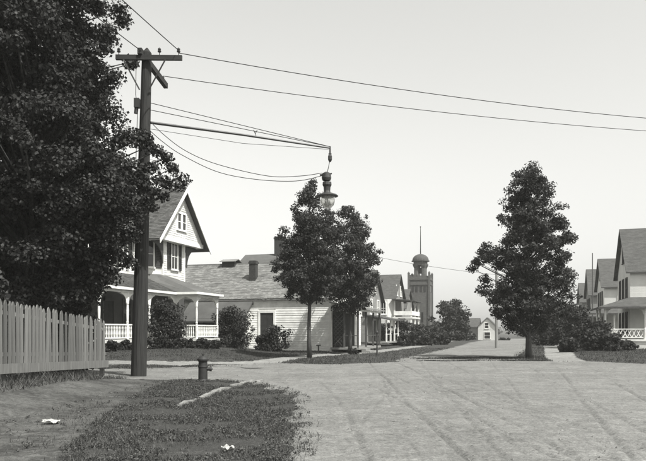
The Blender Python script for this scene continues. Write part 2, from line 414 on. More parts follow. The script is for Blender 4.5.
# ------------------------------------------------------------------ plants
def leaves(cent, rad, per, size, rng, squash=0.75, up=0.45):
    """leaf-shaped faces scattered through clumps; returns vertices, four to a leaf"""
    cent = np.asarray(cent); rad = np.asarray(rad)
    cnt = np.maximum(8, (per * np.clip(rad / np.median(rad), 0.2, 1.6) ** 1.8).astype(int))
    c = np.repeat(cent, cnt, 0); r = np.repeat(rad, cnt)
    n = len(c)
    d = rng.normal(size=(n, 3)); d /= np.linalg.norm(d, axis=1)[:, None]
    rr = r * rng.random(n) ** 0.6
    ax = rng.normal(size=cent.shape); ax[:, 2] *= 0.4; ax /= np.linalg.norm(ax, axis=1)[:, None]
    ax = np.repeat(ax, cnt, 0); st = np.repeat(rng.uniform(-0.3, 1.1, len(cent)), cnt, 0)
    d2 = d + ax * ((d * ax).sum(1) * st)[:, None]
    p = c + d2 * rr[:, None] * np.array([1, 1, squash])
    nn = d * 0.6 + rng.normal(size=(n, 3)) * 0.55 + np.array([0, 0, up]); nn /= np.linalg.norm(nn, axis=1)[:, None]
    t = np.cross(nn, rng.normal(size=(n, 3))); t /= np.linalg.norm(t, axis=1)[:, None] + 1e-9
    t[:, 2] -= 0.25; t /= np.linalg.norm(t, axis=1)[:, None]
    b = np.cross(nn, t)
    s = (size * (0.65 + 0.7 * rng.random(n)))[:, None]
    v0 = p - t * s * 0.5; v2 = p + t * s * 0.5
    v1 = p + b * s * 0.42 + nn * s * 0.10; v3 = p - b * s * 0.42 + nn * s * 0.10
    return np.stack([v0, v1, v2, v3], 1)

def crown(profile, n, rad, rng, bias=0.55):
    """clump centres inside an uneven envelope; profile rows are (z, reach left, reach right)"""
    P = np.array(profile, float); out = []; rs = []
    zz = np.linspace(P[0, 0], P[-1, 0], 200); L = np.interp(zz, P[:, 0], P[:, 1]); R = np.interp(zz, P[:, 0], P[:, 2])
    w = (L + R) ** 1.6 + 0.02; w /= w.sum()
    ph = rng.random(8) * 6.28
    for i in range(n):
        k = rng.choice(200, p=w); z = zz[k]; a = rng.random() * 2 * math.pi
        lat = R[k] if math.cos(a) > 0 else L[k]; dep = 0.5 * (L[k] + R[k])
        reach = math.hypot(lat * math.cos(a), dep * math.sin(a))
        reach *= 1.0 + 0.15 * math.sin(3 * a + ph[0] + z * 1.3) + 0.08 * math.sin(5 * a + ph[1] - 2.1 * z)
        q = rad * (0.6 + 0.7 * rng.random())
        rr = max(0.0, reach - q * 0.6) * rng.random() ** bias
        if rng.random() < 0.28:              # sprigs that break the outline
            q *= 0.72; rr = reach * rng.uniform(0.85, 1.02)
        out.append((rr * math.cos(a), rr * math.sin(a), z + rng.normal() * 0.1)); rs.append(q)
    return np.array(out), np.array(rs)

def tree(name, label, x, y, profile, trunk_r, trunk_top, n, rad, per, size, mat, seed, group=None, lean=(0, 0), twig=True, extra=None, squash=0.75, prune=None):
    rng = np.random.default_rng(seed); random.seed(seed)
    z0 = hz(x, y)
    t = empty(name, (x, y, z0 - 0.02), 0, label, 'tree', group)
    c, r = crown(profile, n, rad, rng)
    if extra is not None:
        ec = np.array([e[:3] for e in extra]); er = np.array([e[3] for e in extra]); c = np.vstack([c, ec]); r = np.concatenate([r, er])
    if prune is not None:
        k = np.array([not prune(x + p[0], y + p[1], z0 + p[2], q) for p, q in zip(c, r)]); c, r = c[k], r[k]
    zs = np.linspace(0, trunk_top, 9)
    axis = [(lean[0]*z/trunk_top + 0.03*math.sin(z*1.1 + seed), lean[1]*z/trunk_top + 0.03*math.cos(z*0.9 + seed), z) for z in zs]
    rr = [trunk_r * (1.35 if i == 0 else 1.0) * (1 - 0.8 * (z / trunk_top)) + 0.02 for i, z in enumerate(zs)]
    MB().tube(axis, rr, 9).build('trunk', BARK, t, smooth=True)
    br = MB(); zb = profile[0][0] - 0.4
    for i, p in enumerate(c):
        if twig is False and i % 3: continue
        zz = min(max(p[2] - 0.55 * math.hypot(p[0], p[1]) - 0.2, zb), trunk_top * 0.97)
        k = zz / trunk_top
        a = Vector((lean[0]*k, lean[1]*k, zz)); b = Vector(p)
        m = a.lerp(b, 0.5) + Vector((random.uniform(-.15, .15), random.uniform(-.15, .15), 0.12))
        r0 = min(0.10 * (trunk_r / 0.2) * (1 - 0.6 * k), 0.10 + trunk_r * 0.2)
        br.tube([a, m, b], [r0 * 0.6, r0 * 0.35, 0.012], 5, cap=False)
    br.build('branches', BARK, t, smooth=True)
    v = leaves(c, r, per, size, rng, squash)
    o = obj('crown', np_mesh('crown', v, 4), mat, t); o['kind'] = 'stuff'
    return t

def shrub(name, label, x, y, w, h, n, per, size, seed, mat=None, group=None, cat='shrub', dep=None):
    rng = np.random.default_rng(seed); random.seed(seed)
    z0 = hz(x, y)
    t = empty(name, (x, y, z0 - 0.02), 0, label, cat, group)
    c = []; r = []
    dep = dep or w
    for i in range(n):
        a = rng.random() * 6.28; z = h * (0.06 + 0.86 * rng.random() ** 0.85)
        k = math.sqrt(max(0.05, 1 - (max(0, z / h - 0.35) / 0.68) ** 2))
        q = rng.random() ** 0.5 * k * (0.84 if rng.random() < 0.65 else 1.2)
        c.append((q * math.cos(a) * w / 2, q * math.sin(a) * dep / 2, z)); r.append(min(w, h) * 0.17 * (0.35 + 1.0 * rng.random()))
    st = MB()
    for p in c[::2]:
        st.tube([(p[0]*0.12, p[1]*0.12, -0.03), (p[0]*0.6, p[1]*0.6, p[2]*0.6), p], [0.02, 0.014, 0.005], 4, cap=False)
    st.build('stems', BARK, t)
    o = obj('foliage', np_mesh('foliage', leaves(c, r, per, size, rng, 0.9), 4), mat or LEAF3, t); o['kind'] = 'stuff'
    return t

def blades(rng, x, y, h, w, lean=0.5):
    n = len(x); a = rng.random(n) * 6.283; z = hgt(x, y) - 0.01
    dx, dy = np.cos(a) * w / 2, np.sin(a) * w / 2
    lx, ly = rng.normal(size=n) * lean * h, rng.normal(size=n) * lean * h
    return np.stack([np.stack([x - dx, y - dy, z], 1), np.stack([x + dx, y + dy, z], 1), np.stack([x + lx, y + ly, z + h], 1)], 1)

rng = np.random.default_rng(5)
def inside(x, y, names):
    m = np.zeros(x.shape, bool)
    for nme, polys, w in REG:
        if nme in names: m |= rsd(polys, w, x, y) > 0
    return m
def patch(name, label, n, x0, x1, y0, y1, hmin, hmax, w, mat, clump=0.0, avoid=('road', 'pavement', 'pavement_right'), thin=0.0, broad=0):
    x = rng.uniform(x0, x1, n); y = rng.uniform(y0, y1, n)
    k = 0.5 + 0.25 * np.sin(1.9*x + 0.8*y) + 0.25 * np.sin(2.7*y - 1.3*x + 2) + 0.3 * np.sin(5.1*x + 1) * np.sin(4.3*y)
    keep = (rsd([ROAD], 1.0, x, y) < 0.5 * rng.random(n) ** 3) & ~inside(x, y, [a for a in avoid if a != 'road']) & (rng.random(n) < np.clip(1 - clump + clump * 2.2 * k - 0.25 * clump, 0.03, 1))
    if thin: keep &= ~(inside(x, y, ('footpath',)) & (rng.random(n) < thin))
    x, y, k = x[keep], y[keep], k[keep]
    h = (hmin + (hmax - hmin) * rng.random(len(x)) ** 1.5) * (0.6 + 0.7 * np.clip(k, 0, 1))
    ww = w * (0.7 + 0.8 * rng.random(len(x)))
    V = blades(rng, x, y, h, ww)
    if broad:                                # low broad-leaved weeds among the blades
        i = rng.choice(len(x), broad)
        c = np.stack([x[i], y[i], hgt(x[i], y[i]) + 0.03], 1)
        L = leaves(c, rng.uniform(0.03, 0.08, broad), 8, 0.032, rng, 0.5, 1.0)
        V = np.vstack([V, L[:, [0, 1, 2]], L[:, [0, 2, 3]]])
    return tag(obj(name, np_mesh(name, V, 3), mat), label, 'grass', kind='stuff')
patch('grass', 'rough grass and weeds on both sides of the stone kerb', 130000, -5.2, 0.0, 7.0, 22.2, 0.015, 0.085, 0.010, GRASS, 0.95, thin=0.90, broad=2200)
patch('grass', 'taller seeding weeds scattered through the kerbside grass', 3000, -4.6, -0.6, 7.0, 21.5, 0.08, 0.17, 0.012, GRASS, 1.0, thin=0.97, broad=300)
patch('grass', 'weedy grass under and behind the picket fence', 16000, -10, -6.4, 9, 24, 0.05, 0.28, 0.02, GRASS, 0.3)
patch('grass', 'mown lawn in front of the porch house and the barn', 60000, -16, 1.5, 27.5, 48, 0.03, 0.07, 0.03, LAWN, 0.25)
patch('grass', 'strip of grass between road and pavement around the paired maples', 26000, -3, 14, 32, 62, 0.04, 0.12, 0.035, GRASS, 0.4)
patch('grass', 'grass verge around the lone maple and hedged corner', 32000, 9.5, 30, 31, 60, 0.04, 0.13, 0.035, LAWN, 0.3)

# ragged strips of worn grass across the mouth of the street
_x = rng.uniform(4.8, 11.6, 26000); _c = rng.choice([36.3, 38.6, 40.4], 26000); _y = _c + rng.normal(size=26000) * 0.17 + 0.12 * np.sin(1.1 * _x + _c)
_k = rng.random(26000) < np.clip(0.5 + 0.5 * np.sin(0.9 * _x + _c * 2) + 0.3 * np.sin(2.7 * _x), 0.05, 1) * S(_x, 4.5, 8)
tag(obj('grass', np_mesh('grass', blades(rng, _x[_k], _y[_k], 0.03 + 0.06 * rng.random(_k.sum()), 0.04 * np.ones(_k.sum())), 3), LAWN), 'ragged strips of worn grass reaching from the lone maple into the road', 'grass', kind='stuff')

# ------------------------------------------------------------------ building pieces
ROT = -math.atan(0.3)                        # buildings stand square to the receding street
CR, SR = math.cos(ROT), math.sin(ROT)
def along(o, x, y):                          # world position of a point given in a building's axes
    return (o[0] + x * CR - y * SR, o[1] + x * SR + y * CR)

def clapboards(parent, fr, arange, z0, z1, expo, mat, openings=(), name='clapboard'):
    z = z0; k = 0
    while z < z1 - 0.03:
        zt = min(z + expo, z1)
        a0, a1 = arange(z); b0_, b1_ = arange(zt); a0 = max(a0, b0_); a1 = min(a1, b1_)
        segs = [(a0, a1)]
        for (p, q, r0, r1) in openings:
            if r0 < zt and r1 > z:
                ns = []
                for s_, e_ in segs:
                    if p > s_: ns.append((s_, min(p, e_)))
                    if q < e_: ns.append((max(q, s_), e_))
                segs = [g for g in ns if g[1] - g[0] > 0.02]
        for s_, e_ in segs:
            if e_ - s_ > 0.05:
                MB().fbox(fr, s_, e_, 0.001, 0.027, z, zt + 0.004, bt=0.008).build(name, mat, parent)
        z = zt; k += 1

def window(parent, fr, a, z, w, h, mat=None, shutters=False, panes=2, b=0.0):
    mat = mat or WHITE; t = 0.10
    m = MB()
    m.fbox(fr, a - w/2 - t, a - w/2, b, b + 0.07, z - 0.02, z + h + t); m.fbox(fr, a + w/2, a + w/2 + t, b, b + 0.07, z - 0.02, z + h + t)
    m.fbox(fr, a - w/2, a + w/2, b, b + 0.07, z + h, z + h + t); m.fbox(fr, a - w/2 - t - 0.04, a + w/2 + t + 0.04, b, b + 0.11, z - 0.09, z - 0.02)
    m.fbox(fr, a - w/2, a + w/2, b, b + 0.045, z + h*0.5 - 0.025, z + h*0.5 + 0.025)
    m.fbox(fr, a - w/2, a + w/2, b, b + 0.035, z - 0.02, z + 0.05)
    if panes == 2: m.fbox(fr, a - 0.018, a + 0.018, b, b + 0.035, z + 0.05, z + h)
    o = m.build('window', mat, parent)
    MB().fbox(fr, a - w/2, a + w/2, b + 0.004, b + 0.012, z, z + h).build('pane', GLASS, o)
    if shutters:
        for s_ in (-1, 1):
            c = a + s_ * (w/2 + t + 0.24); sm = MB()
            for q in (-1, 1): sm.fbox(fr, c + q*0.20 - 0.03, c + q*0.20 + 0.03, b + 0.02, b + 0.075, z - 0.02, z + h + 0.06)
            for q in (0, 0.48, 0.96): sm.fbox(fr, c - 0.17, c + 0.17, b + 0.02, b + 0.07, z - 0.02 + q*h, z + 0.06 + q*h)
            zz = z + 0.06
            while zz < z + h - 0.03:
                sm.fbox(fr, c - 0.17, c + 0.17, b + 0.02, b + 0.06, zz, zz + 0.035, bt=b + 0.03); zz += 0.055
            sm.build('shutter', SHUT, o)
    return o

def door(parent, fr, a, z, w, h, mat, frame_mat, b=0.0):
    m = MB()
    m.fbox(fr, a - w/2 - 0.14, a - w/2, b, b + 0.08, z, z + h + 0.16); m.fbox(fr, a + w/2, a + w/2 + 0.14, b, b + 0.08, z, z + h + 0.16)
    m.fbox(fr, a - w/2, a + w/2, b, b + 0.08, z + h, z + h + 0.16)
    o = m.build('door_frame', frame_mat, parent)
    d = MB().fbox(fr, a - w/2, a + w/2, b + 0.004, b + 0.02, z, z + h)
    for p in (-1, 1):
        for (q, r) in ((0.08, 0.45), (0.52, 0.92)):
            d.fbox(fr, a + p*w*0.24 - w*0.17, a + p*w*0.24 + w*0.17, b + 0.02, b + 0.04, z + q*h, z + r*h)
    d.build('door', mat, o)
    return o

def shingles(parent, o, du, ds, L, Hs, mat, rng, expo=0.15, wid=0.22, lim=None):
    """courses of split shingles on a roof plane: o corner at the eave, du along, ds up the slope"""
    o, du, ds = np.array(o, float), np.array(du, float), np.array(ds, float)
    nn = np.cross(du, ds); nn /= np.linalg.norm(nn); nn *= (1 if nn[2] > 0 else -1)
    V = []
    s = 0.0; k = 0
    while s < Hs:
        a0, a1 = lim(s / Hs) if lim else (0, L)
        a = a0 - (k % 2) * wid * 0.5
        while a < a1:
            w = wid * rng.uniform(0.6, 1.3); p, q = max(a, a0), min(a + w - 0.008, a1)
            if q - p > 0.03:
                lo = s - rng.uniform(0, 0.02); hi = min(s + expo * 1.25, Hs); th = 0.022 + rng.uniform(0, 0.012)
                A = o + du*p + ds*lo + nn*th; B = o + du*q + ds*lo + nn*th; C = o + du*q + ds*hi + nn*0.004; D = o + du*p + ds*hi + nn*0.004
                A0 = A - nn*th; B0 = B - nn*th
                V += [A, B, C, D, A0, B0, B, A]
            a += w
        s += expo; k += 1
    me = np_mesh('shingles', np.array(V), 4)
    x = obj('shingles', me, mat, parent); x['kind'] = 'stuff'
    return x

def slab(m, p, th=0.12):                      # roof plane of given corner points, thickened downwards
    m.prism([Vector(q) - Vector((0, 0, th)) for q in p], (0, 0, th)); return m

def gable_house(name, label, cat, ox, oy, wx, wy, eave, ridge, wallm, roofm, ridge_axis='x', group=None, over=0.35, found=0.4, hip=False):
    """a box of a house with gable roof: origin is the near corner on the street side; returns the root"""
    z0 = hz(ox, oy)
    t = empty(name, (ox, oy, z0), ROT, label, cat, group)
    x0, x1 = (0, wx) if wx > 0 else (wx, 0)
    w = MB().box(x0, x1, 0, wy, found, eave)
    if ridge_axis == 'x':
        w.prism([(x0, 0, eave), (x0, wy, eave), (x0, wy/2, ridge - 0.1)], (x1 - x0, 0, 0))
    else:
        w.prism([(x0, 0, eave), (x1, 0, eave), ((x0+x1)/2, 0, ridge - 0.1)], (0, wy, 0))
    w.build('wall', wallm, t)
    MB().box(x0 + 0.05, x1 - 0.05, 0.05, wy - 0.05, -0.5, found).build('foundation', FOUND, t)
    r = MB()
    if ridge_axis == 'x':
        k = (ridge - eave) / (wy / 2)
        a, b = x0 - over, x1 + over
        slab(r, [(a, -over, eave - over*k), (b, -over, eave - over*k), (b, wy/2, ridge), (a, wy/2, ridge)])
        slab(r, [(a, wy/2, ridge), (b, wy/2, ridge), (b, wy + over, eave - over*k), (a, wy + over, eave - over*k)])
    else:
        xm = (x0 + x1) / 2; k = (ridge - eave) / (x1 - xm)
        slab(r, [(x0 - over, -over, eave - over*k), (xm, -over, ridge), (xm, wy + over, ridge), (x0 - over, wy + over, eave - over*k)])
        slab(r, [(xm, -over, ridge), (x1 + over, -over, eave - over*k), (x1 + over, wy + over, eave - over*k), (xm, wy + over, ridge)])
    r.build('roof', roofm, t)
    return t
def chimney(parent, x, y, z0, z1, w=0.6, mat=None):
    m = MB().box(x - w/2, x + w/2, y - w/2, y + w/2, z0, z1 - 0.25)
    m.box(x - w/2 - 0.05, x + w/2 + 0.05, y - w/2 - 0.05, y + w/2 + 0.05, z1 - 0.25, z1 - 0.08)
    m.box(x - w/2, x + w/2, y - w/2, y + w/2, z1 - 0.08, z1)
    return m.build('chimney', mat or BRICK_DK, parent)

# ------------------------------------------------------------------ the porch house
def porch_house():
    O = (-10.63, 45.0); gz = 0.52
    t = empty('porch_house', (O[0], O[1], gz), ROT, 'white gabled two-storey house with shuttered bay and wraparound bracketed porch', 'house')
    r = np.random.default_rng(11)
    E = 7.8 - gz; R = 11.25 - gz; FL = 1.05 - gz; PE = 3.95 - gz; PT = 5.0 - gz
    bay = [(-8, 0.0), (-2.1, -0.1), (-0.5, 1.5), (-0.5, 4.5), (-2.1, 6.3), (-8, 6.4)]
    low = MB().prism([(x, y, FL) for x, y in bay], (0, 0, PT - FL)); low.box(-10, -1.4, -7.0, 0.05, FL, PT); low.build('lower_wall', BODY, t)  # wall colour carries the shade under the porch roof
    up = MB().prism([(x, y, PT) for x, y in bay], (0, 0, E - PT)); up.box(-10, -1.4, -7.0, 0.05, PT, E - 0.3); uw = up.build('wall', WHITE_OLD, t)
    MB().box(-9.8, -1.5, -6.9, 6.0, -0.4, FL).build('foundation', FOUND, t)
    # bay faces: near chamfer and street face
    def frame(p, q):
        d = Vector((q[0]-p[0], q[1]-p[1])); L = d.length; d /= L; return ((p[0], p[1]), (d.x, d.y)), L
    f1, L1 = frame(bay[1], bay[2]); f2, L2 = frame(bay[2], bay[3]); f3, L3 = frame(bay[3], bay[4])
    wins = {0: (f1, L1, L1*0.55), 1: (f2, L2, L2*0.52)}
    for (fr, L, a) in wins.values():
        window(uw, fr, a, PT + 0.75, 0.78, 1.75, WHITE, shutters=True, b=0.0)
        clapboards(uw, fr, lambda z, L=L: (0.02, L - 0.02), PT, E - 0.28, 0.15, WHITE_OLD, [(a - 1.02, a + 1.02, PT + 0.6, PT + 2.65)])
    clapboards(uw, f3, lambda z: (0.02, L3 - 0.02), PT, E - 0.28, 0.15, WHITE_OLD)
    fm = ((-1.4, -7.0), (0, 1)); clapboards(uw, fm, lambda z: (0.02, 6.9), PT, E - 0.35, 0.15, WHITE_OLD, [(1.0, 3.0, PT+0.6, PT+2.65), (4.2, 6.2, PT+0.6, PT+2.65)])
    for a in (2.0, 5.2): window(uw, fm, a, PT + 0.75, 0.78, 1.75, WHITE, shutters=True)
    cb_ = MB()
    for p in (bay[1], bay[2], bay[3]): cb_.box(p[0]-0.09, p[0]+0.05, p[1]-0.07, p[1]+0.07, PT, E - 0.2)
    cb_.build('corner_boards', WHITE, t)
    # gable over the bay
    g = MB().prism([(-0.02, 0, E), (-0.02, 6.4, E), (-0.02, 3.2, R - 0.1)], (-7.9, 0, 0)).build('gable', WHITE_OLD, t)
    MB().box(-7.9, 0.03, -0.05, 6.45, E - 0.28, E).build('cornice', WHITE, t)
    fg = ((-0.02, 0), (0, 1)); k = (R - E) / 3.2
    clapboards(g, fg, lambda z: ((z - E)/k + 0.25, 6.4 - (z - E)/k - 0.25), E + 0.02, R - 0.5, 0.14, WHITE_OLD, [(2.35, 4.05, E + 0.5, E + 1.95)], name='gable_board')
    for a in (2.86, 3.54): window(g, fg, a, E + 0.65, 0.46, 1.1, WHITE, panes=1, b=0.0)
    ro = MB(); ov = 0.45
    slab(ro, [(-7.9, -ov, E - ov*k + 0.12), (0.4, -ov, E - ov*k + 0.12), (0.4, 3.2, R + 0.12), (-7.9, 3.2, R + 0.12)], 0.1)
    slab(ro, [(-7.9, 3.2, R + 0.12), (0.4, 3.2, R + 0.12), (0.4, 6.4 + ov, E - ov*k + 0.12), (-7.9, 6.4 + ov, E - ov*k + 0.12)], 0.1)
    rf = ro.build('roof', SHINGLE_DK, t)
    sl = math.hypot(3.2 + ov, k * (3.2 + ov))
    shingles(rf, (-7.9, -ov, E - ov*k + 0.125), (1, 0, 0), (0, (3.2+ov)/sl, k*(3.2+ov)/sl), 8.3, sl, SHINGLE_DK, r)
    for s_ in (-1, 1):                        # rake boards
        y0 = 3.2 - s_ * (3.2 + ov); z0 = E - ov*k
        MB().prism([(0.42, y0, z0 - 0.18), (0.42, y0, z0 + 0.08), (0.42, 3.2, R + 0.08), (0.42, 3.2, R - 0.24)], (0.05, 0, 0)).build('rake_board', WHITE, t)
    # curved brackets under the overhanging gable corners
    for (p, sgn) in (((-0.45, 4.6), 1), ((-0.45, 1.4), -1)):
        out = []
        H = 1.5; W = 1.45
        top = E - 0.29
        pts = [(0, top), (W, top), (W, top - 0.16)]
        for q in range(1, 9):
            a = q / 8 * math.pi / 2; pts.append((W - math.sin(a) * (W - 0.12), top - 0.16 - (1 - math.cos(a)) * (H - 0.16)))
        pts.append((0, top - H))
        MB().prism([(p[0], p[1] + sgn * a, z) for a, z in pts], (0.08, 0, 0)).build('gable_bracket', SHUT, t)
    # main roof of the block to the left
    mr_ = MB(); e2 = E - 0.35; r2 = 10.2 - gz
    slab(mr_, [(-0.95, -7.5, e2), (-0.95, 0.5, e2), (-5.7, 0.5, r2), (-5.7, -4.5, r2)], 0.1)
    slab(mr_, [(-10.4, 0.5, e2), (-10.4, -7.5, e2), (-5.7, -4.5, r2), (-5.7, 0.5, r2)], 0.1)
    slab(mr_, [(-10.4, -7.5, e2), (-0.95, -7.5, e2), (-5.7, -4.5, r2)], 0.1)
    mr_.build('main_roof', SHINGLE_DK, t)
    fa = ((-10, -7.0), (1, 0))
    for a in (2.2, 6.0): window(uw, fa, a, PT + 0.75, 0.85, 1.75, WHITE, shutters=True)
    # ---- porch
    XE, XO, Y0, Y1, Y2 = 1.9, 3.35, -9.0, -0.8, 2.5
    deck = MB().box(-1.4, XE - 0.1, Y0 + 0.1, Y1, FL - 0.14, FL); deck.box(-0.5, XO - 0.1, Y1, Y2, FL - 0.14, FL); deck.box(-9, -1.4, Y0 + 0.1, -7, FL - 0.14, FL)
    P = deck.build('porch', WHITE_OLD, t)
    sk = MB(); sk.box(XE - 0.24, XE - 0.2, Y0 + 0.2, Y1, -0.4, FL - 0.14); sk.box(XO - 0.24, XO - 0.2, Y1 + 0.1, Y2 - 0.1, -0.4, FL - 0.14)
    sk.box(XE - 0.2, XO - 0.24, Y1 + 0.1, Y1 + 0.14, -0.4, FL - 0.14); sk.box(-9, XE - 0.24, Y0 + 0.2, Y0 + 0.24, -0.4, FL - 0.14)
    sk.build('skirt', DARKIN, P)
    ptz = PE - 0.28
    prof = [(0.085, 0), (0.085, 0.85), (0.05, 0.9), (0.075, 0.98), (0.055, 1.05), (0.075, 1.6), (0.055, 1.95), (0.08, 2.0), (0.08, ptz - FL)]
    post_me = MB().lathe(prof, 10).mesh('post', False)
    posts = [(XE - 0.25, Y0 + 0.25), (XE - 0.25, -6.1), (XE - 0.25, -3.8), (XE - 0.25, Y1 + 0.1), (XO - 0.25, Y1 + 0.15), (XO - 0.25, Y2 - 0.2), (-2.5, Y0 + 0.25), (-6, Y0 + 0.25)]
    for i, (x, y) in enumerate(posts): obj('post', post_me, WHITE, P, loc=(x, y, FL))
    arc = [(0.06, 0), (0.62, 0), (0.62, -0.07)] + [(0.62 - 0.50 * math.sin(q/6*math.pi/2), -0.07 - 0.5 * (1 - math.cos(q/6*math.pi/2))) for q in range(1, 7)] + [(0.06, -0.62)]
    bme = MB().prism([(a, -0.02, z) for a, z in arc], (0, 0.04, 0)).mesh('bracket')
    def br_(x, y, ang): obj('bracket', bme, WHITE, P, loc=(x, y, ptz), rot=(0, 0, ang))
    q = math.pi / 2
    for i in (0, 1, 2): br_(*posts[i], q)
    for i in (1, 2, 3): br_(*posts[i], -q)
    br_(*posts[3], 0); br_(*posts[4], math.pi); br_(*posts[4], q); br_(*posts[5], -q); br_(*posts[5], math.pi); br_(*posts[0], math.pi); br_(*posts[6], 0); br_(*posts[6], math.pi); br_(*posts[7], 0)
    fr_ = MB()                                 # frieze under the eaves
    fr_.box(XE - 0.35, XE - 0.15, Y0 + 0.15, Y1 + 0.2, ptz, PE - 0.06); fr_.box(XE - 0.15, XO - 0.15, Y1 + 0.05, Y1 + 0.25, ptz, PE - 0.06); fr_.box(XO - 0.35, XO - 0.15, Y1 + 0.25, Y2 - 0.1, ptz, PE - 0.06)
    fr_.box(-0.6, XO - 0.35, Y2 - 0.3, Y2 - 0.1, ptz, PE - 0.06); fr_.box(-9, XE - 0.35, Y0 + 0.15, Y0 + 0.35, ptz, PE - 0.06)
    fr_.build('frieze', WHITE, P)
    bal = MB().lathe([(0.022, 0), (0.022, 0.1), (0.036, 0.2), (0.02, 0.42), (0.03, 0.5), (0.022, 0.6), (0.022, 0.66)], 6).mesh('baluster')
    def rail(p, q2):
        p, q2 = Vector(p), Vector(q2); L = (q2 - p).length; d = (q2 - p) / L
        m = MB(); m.beam((p.x, p.y, FL + 0.12), (q2.x, q2.y, FL + 0.12), 0.07, 0.06); m.beam((p.x, p.y, FL + 0.84), (q2.x, q2.y, FL + 0.84), 0.10, 0.07)
        m.build('railing', WHITE, P)
        nb = int(L / 0.145)
        for i in range(nb):
            c = p + d * (L * (i + 0.5) / nb); obj('baluster', bal, WHITE, P, loc=(c.x, c.y, FL + 0.14))
    for i, j in ((0, 1), (1, 2), (2, 3), (3, 4), (4, 5)): rail(posts[i], posts[j])
    rail(posts[5], (-0.6, Y2 - 0.2)); rail(posts[6], posts[0])
    # porch roof: a lean-to that turns the corner, and a hipped bump over the projecting end
    pr = MB(); e = PE
    slab(pr, [(XE, Y0, e), (XE, Y1 - 0.25, e), (-0.5, Y1 - 0.25, PT), (-1.4, -6.9, PT)], 0.12)
    slab(pr, [(-9, Y0, e), (XE, Y0, e), (-1.4, -6.9, PT), (-9, -6.9, PT)], 0.12)
    slab(pr, [(XO, Y1 - 0.25, e + 0.01), (XO, Y2 + 0.15, e + 0.01), (-0.45, 1.9, PT + 0.25), (-0.45, 0.6, PT + 0.25)], 0.12)
    slab(pr, [(XE - 0.6, Y1 - 0.25, e + 0.01), (XO, Y1 - 0.25, e + 0.01), (-0.45, 0.6, PT + 0.25), (-1.6, 0.0, PT + 0.22)], 0.12)
    slab(pr, [(XO, Y2 + 0.15, e + 0.01), (-0.5, Y2 + 0.15, e + 0.01), (-0.5, 1.9, PT + 0.25)], 0.12)
    PR = pr.build('porch_roof', SHINGLE_DK, t)
    gt = MB(); gt.box(XE, XE + 0.05, Y0 - 0.02, Y1 - 0.27, e - 0.15, e - 0.01); gt.box(XO, XO + 0.05, Y1 - 0.27, Y2 + 0.17, e - 0.14, e); gt.box(XE + 0.05, XO, Y1 - 0.31, Y1 - 0.27, e - 0.14, e); gt.box(-9, XE + 0.05, Y0 - 0.07, Y0 - 0.02, e - 0.15, e - 0.01)
    gt.build('fascia', WHITE, PR)
    dv = np.array([-0.5 - XE, 0, PT - e]); sl = np.linalg.norm(dv)
    shingles(PR, (XE, Y0, e + 0.004), (0, 1, 0), dv / sl, Y1 - 0.25 - Y0, sl, SHINGLE_DK, r, lim=lambda f: (2.1 * f, Y1 - 0.25 - Y0))
    # doors and windows under the porch
    fw = ((-1.4, -7.0), (0, 1))
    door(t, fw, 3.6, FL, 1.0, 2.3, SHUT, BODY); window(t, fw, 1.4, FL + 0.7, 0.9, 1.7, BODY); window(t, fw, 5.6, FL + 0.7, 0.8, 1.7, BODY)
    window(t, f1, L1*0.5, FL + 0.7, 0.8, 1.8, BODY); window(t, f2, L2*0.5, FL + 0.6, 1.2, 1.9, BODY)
    st = MB()
    for i in range(3): st.box(XE - 0.1 + i*0.28, XE + 0.18 + i*0.28, -5.6, -4.2, -0.3, FL - 0.14 - i*0.15)
    st.build('steps', WHITE_OLD, P)
    chimney(t, -5.2, -1.5, R - 2.5, R + 0.9)
porch_house()

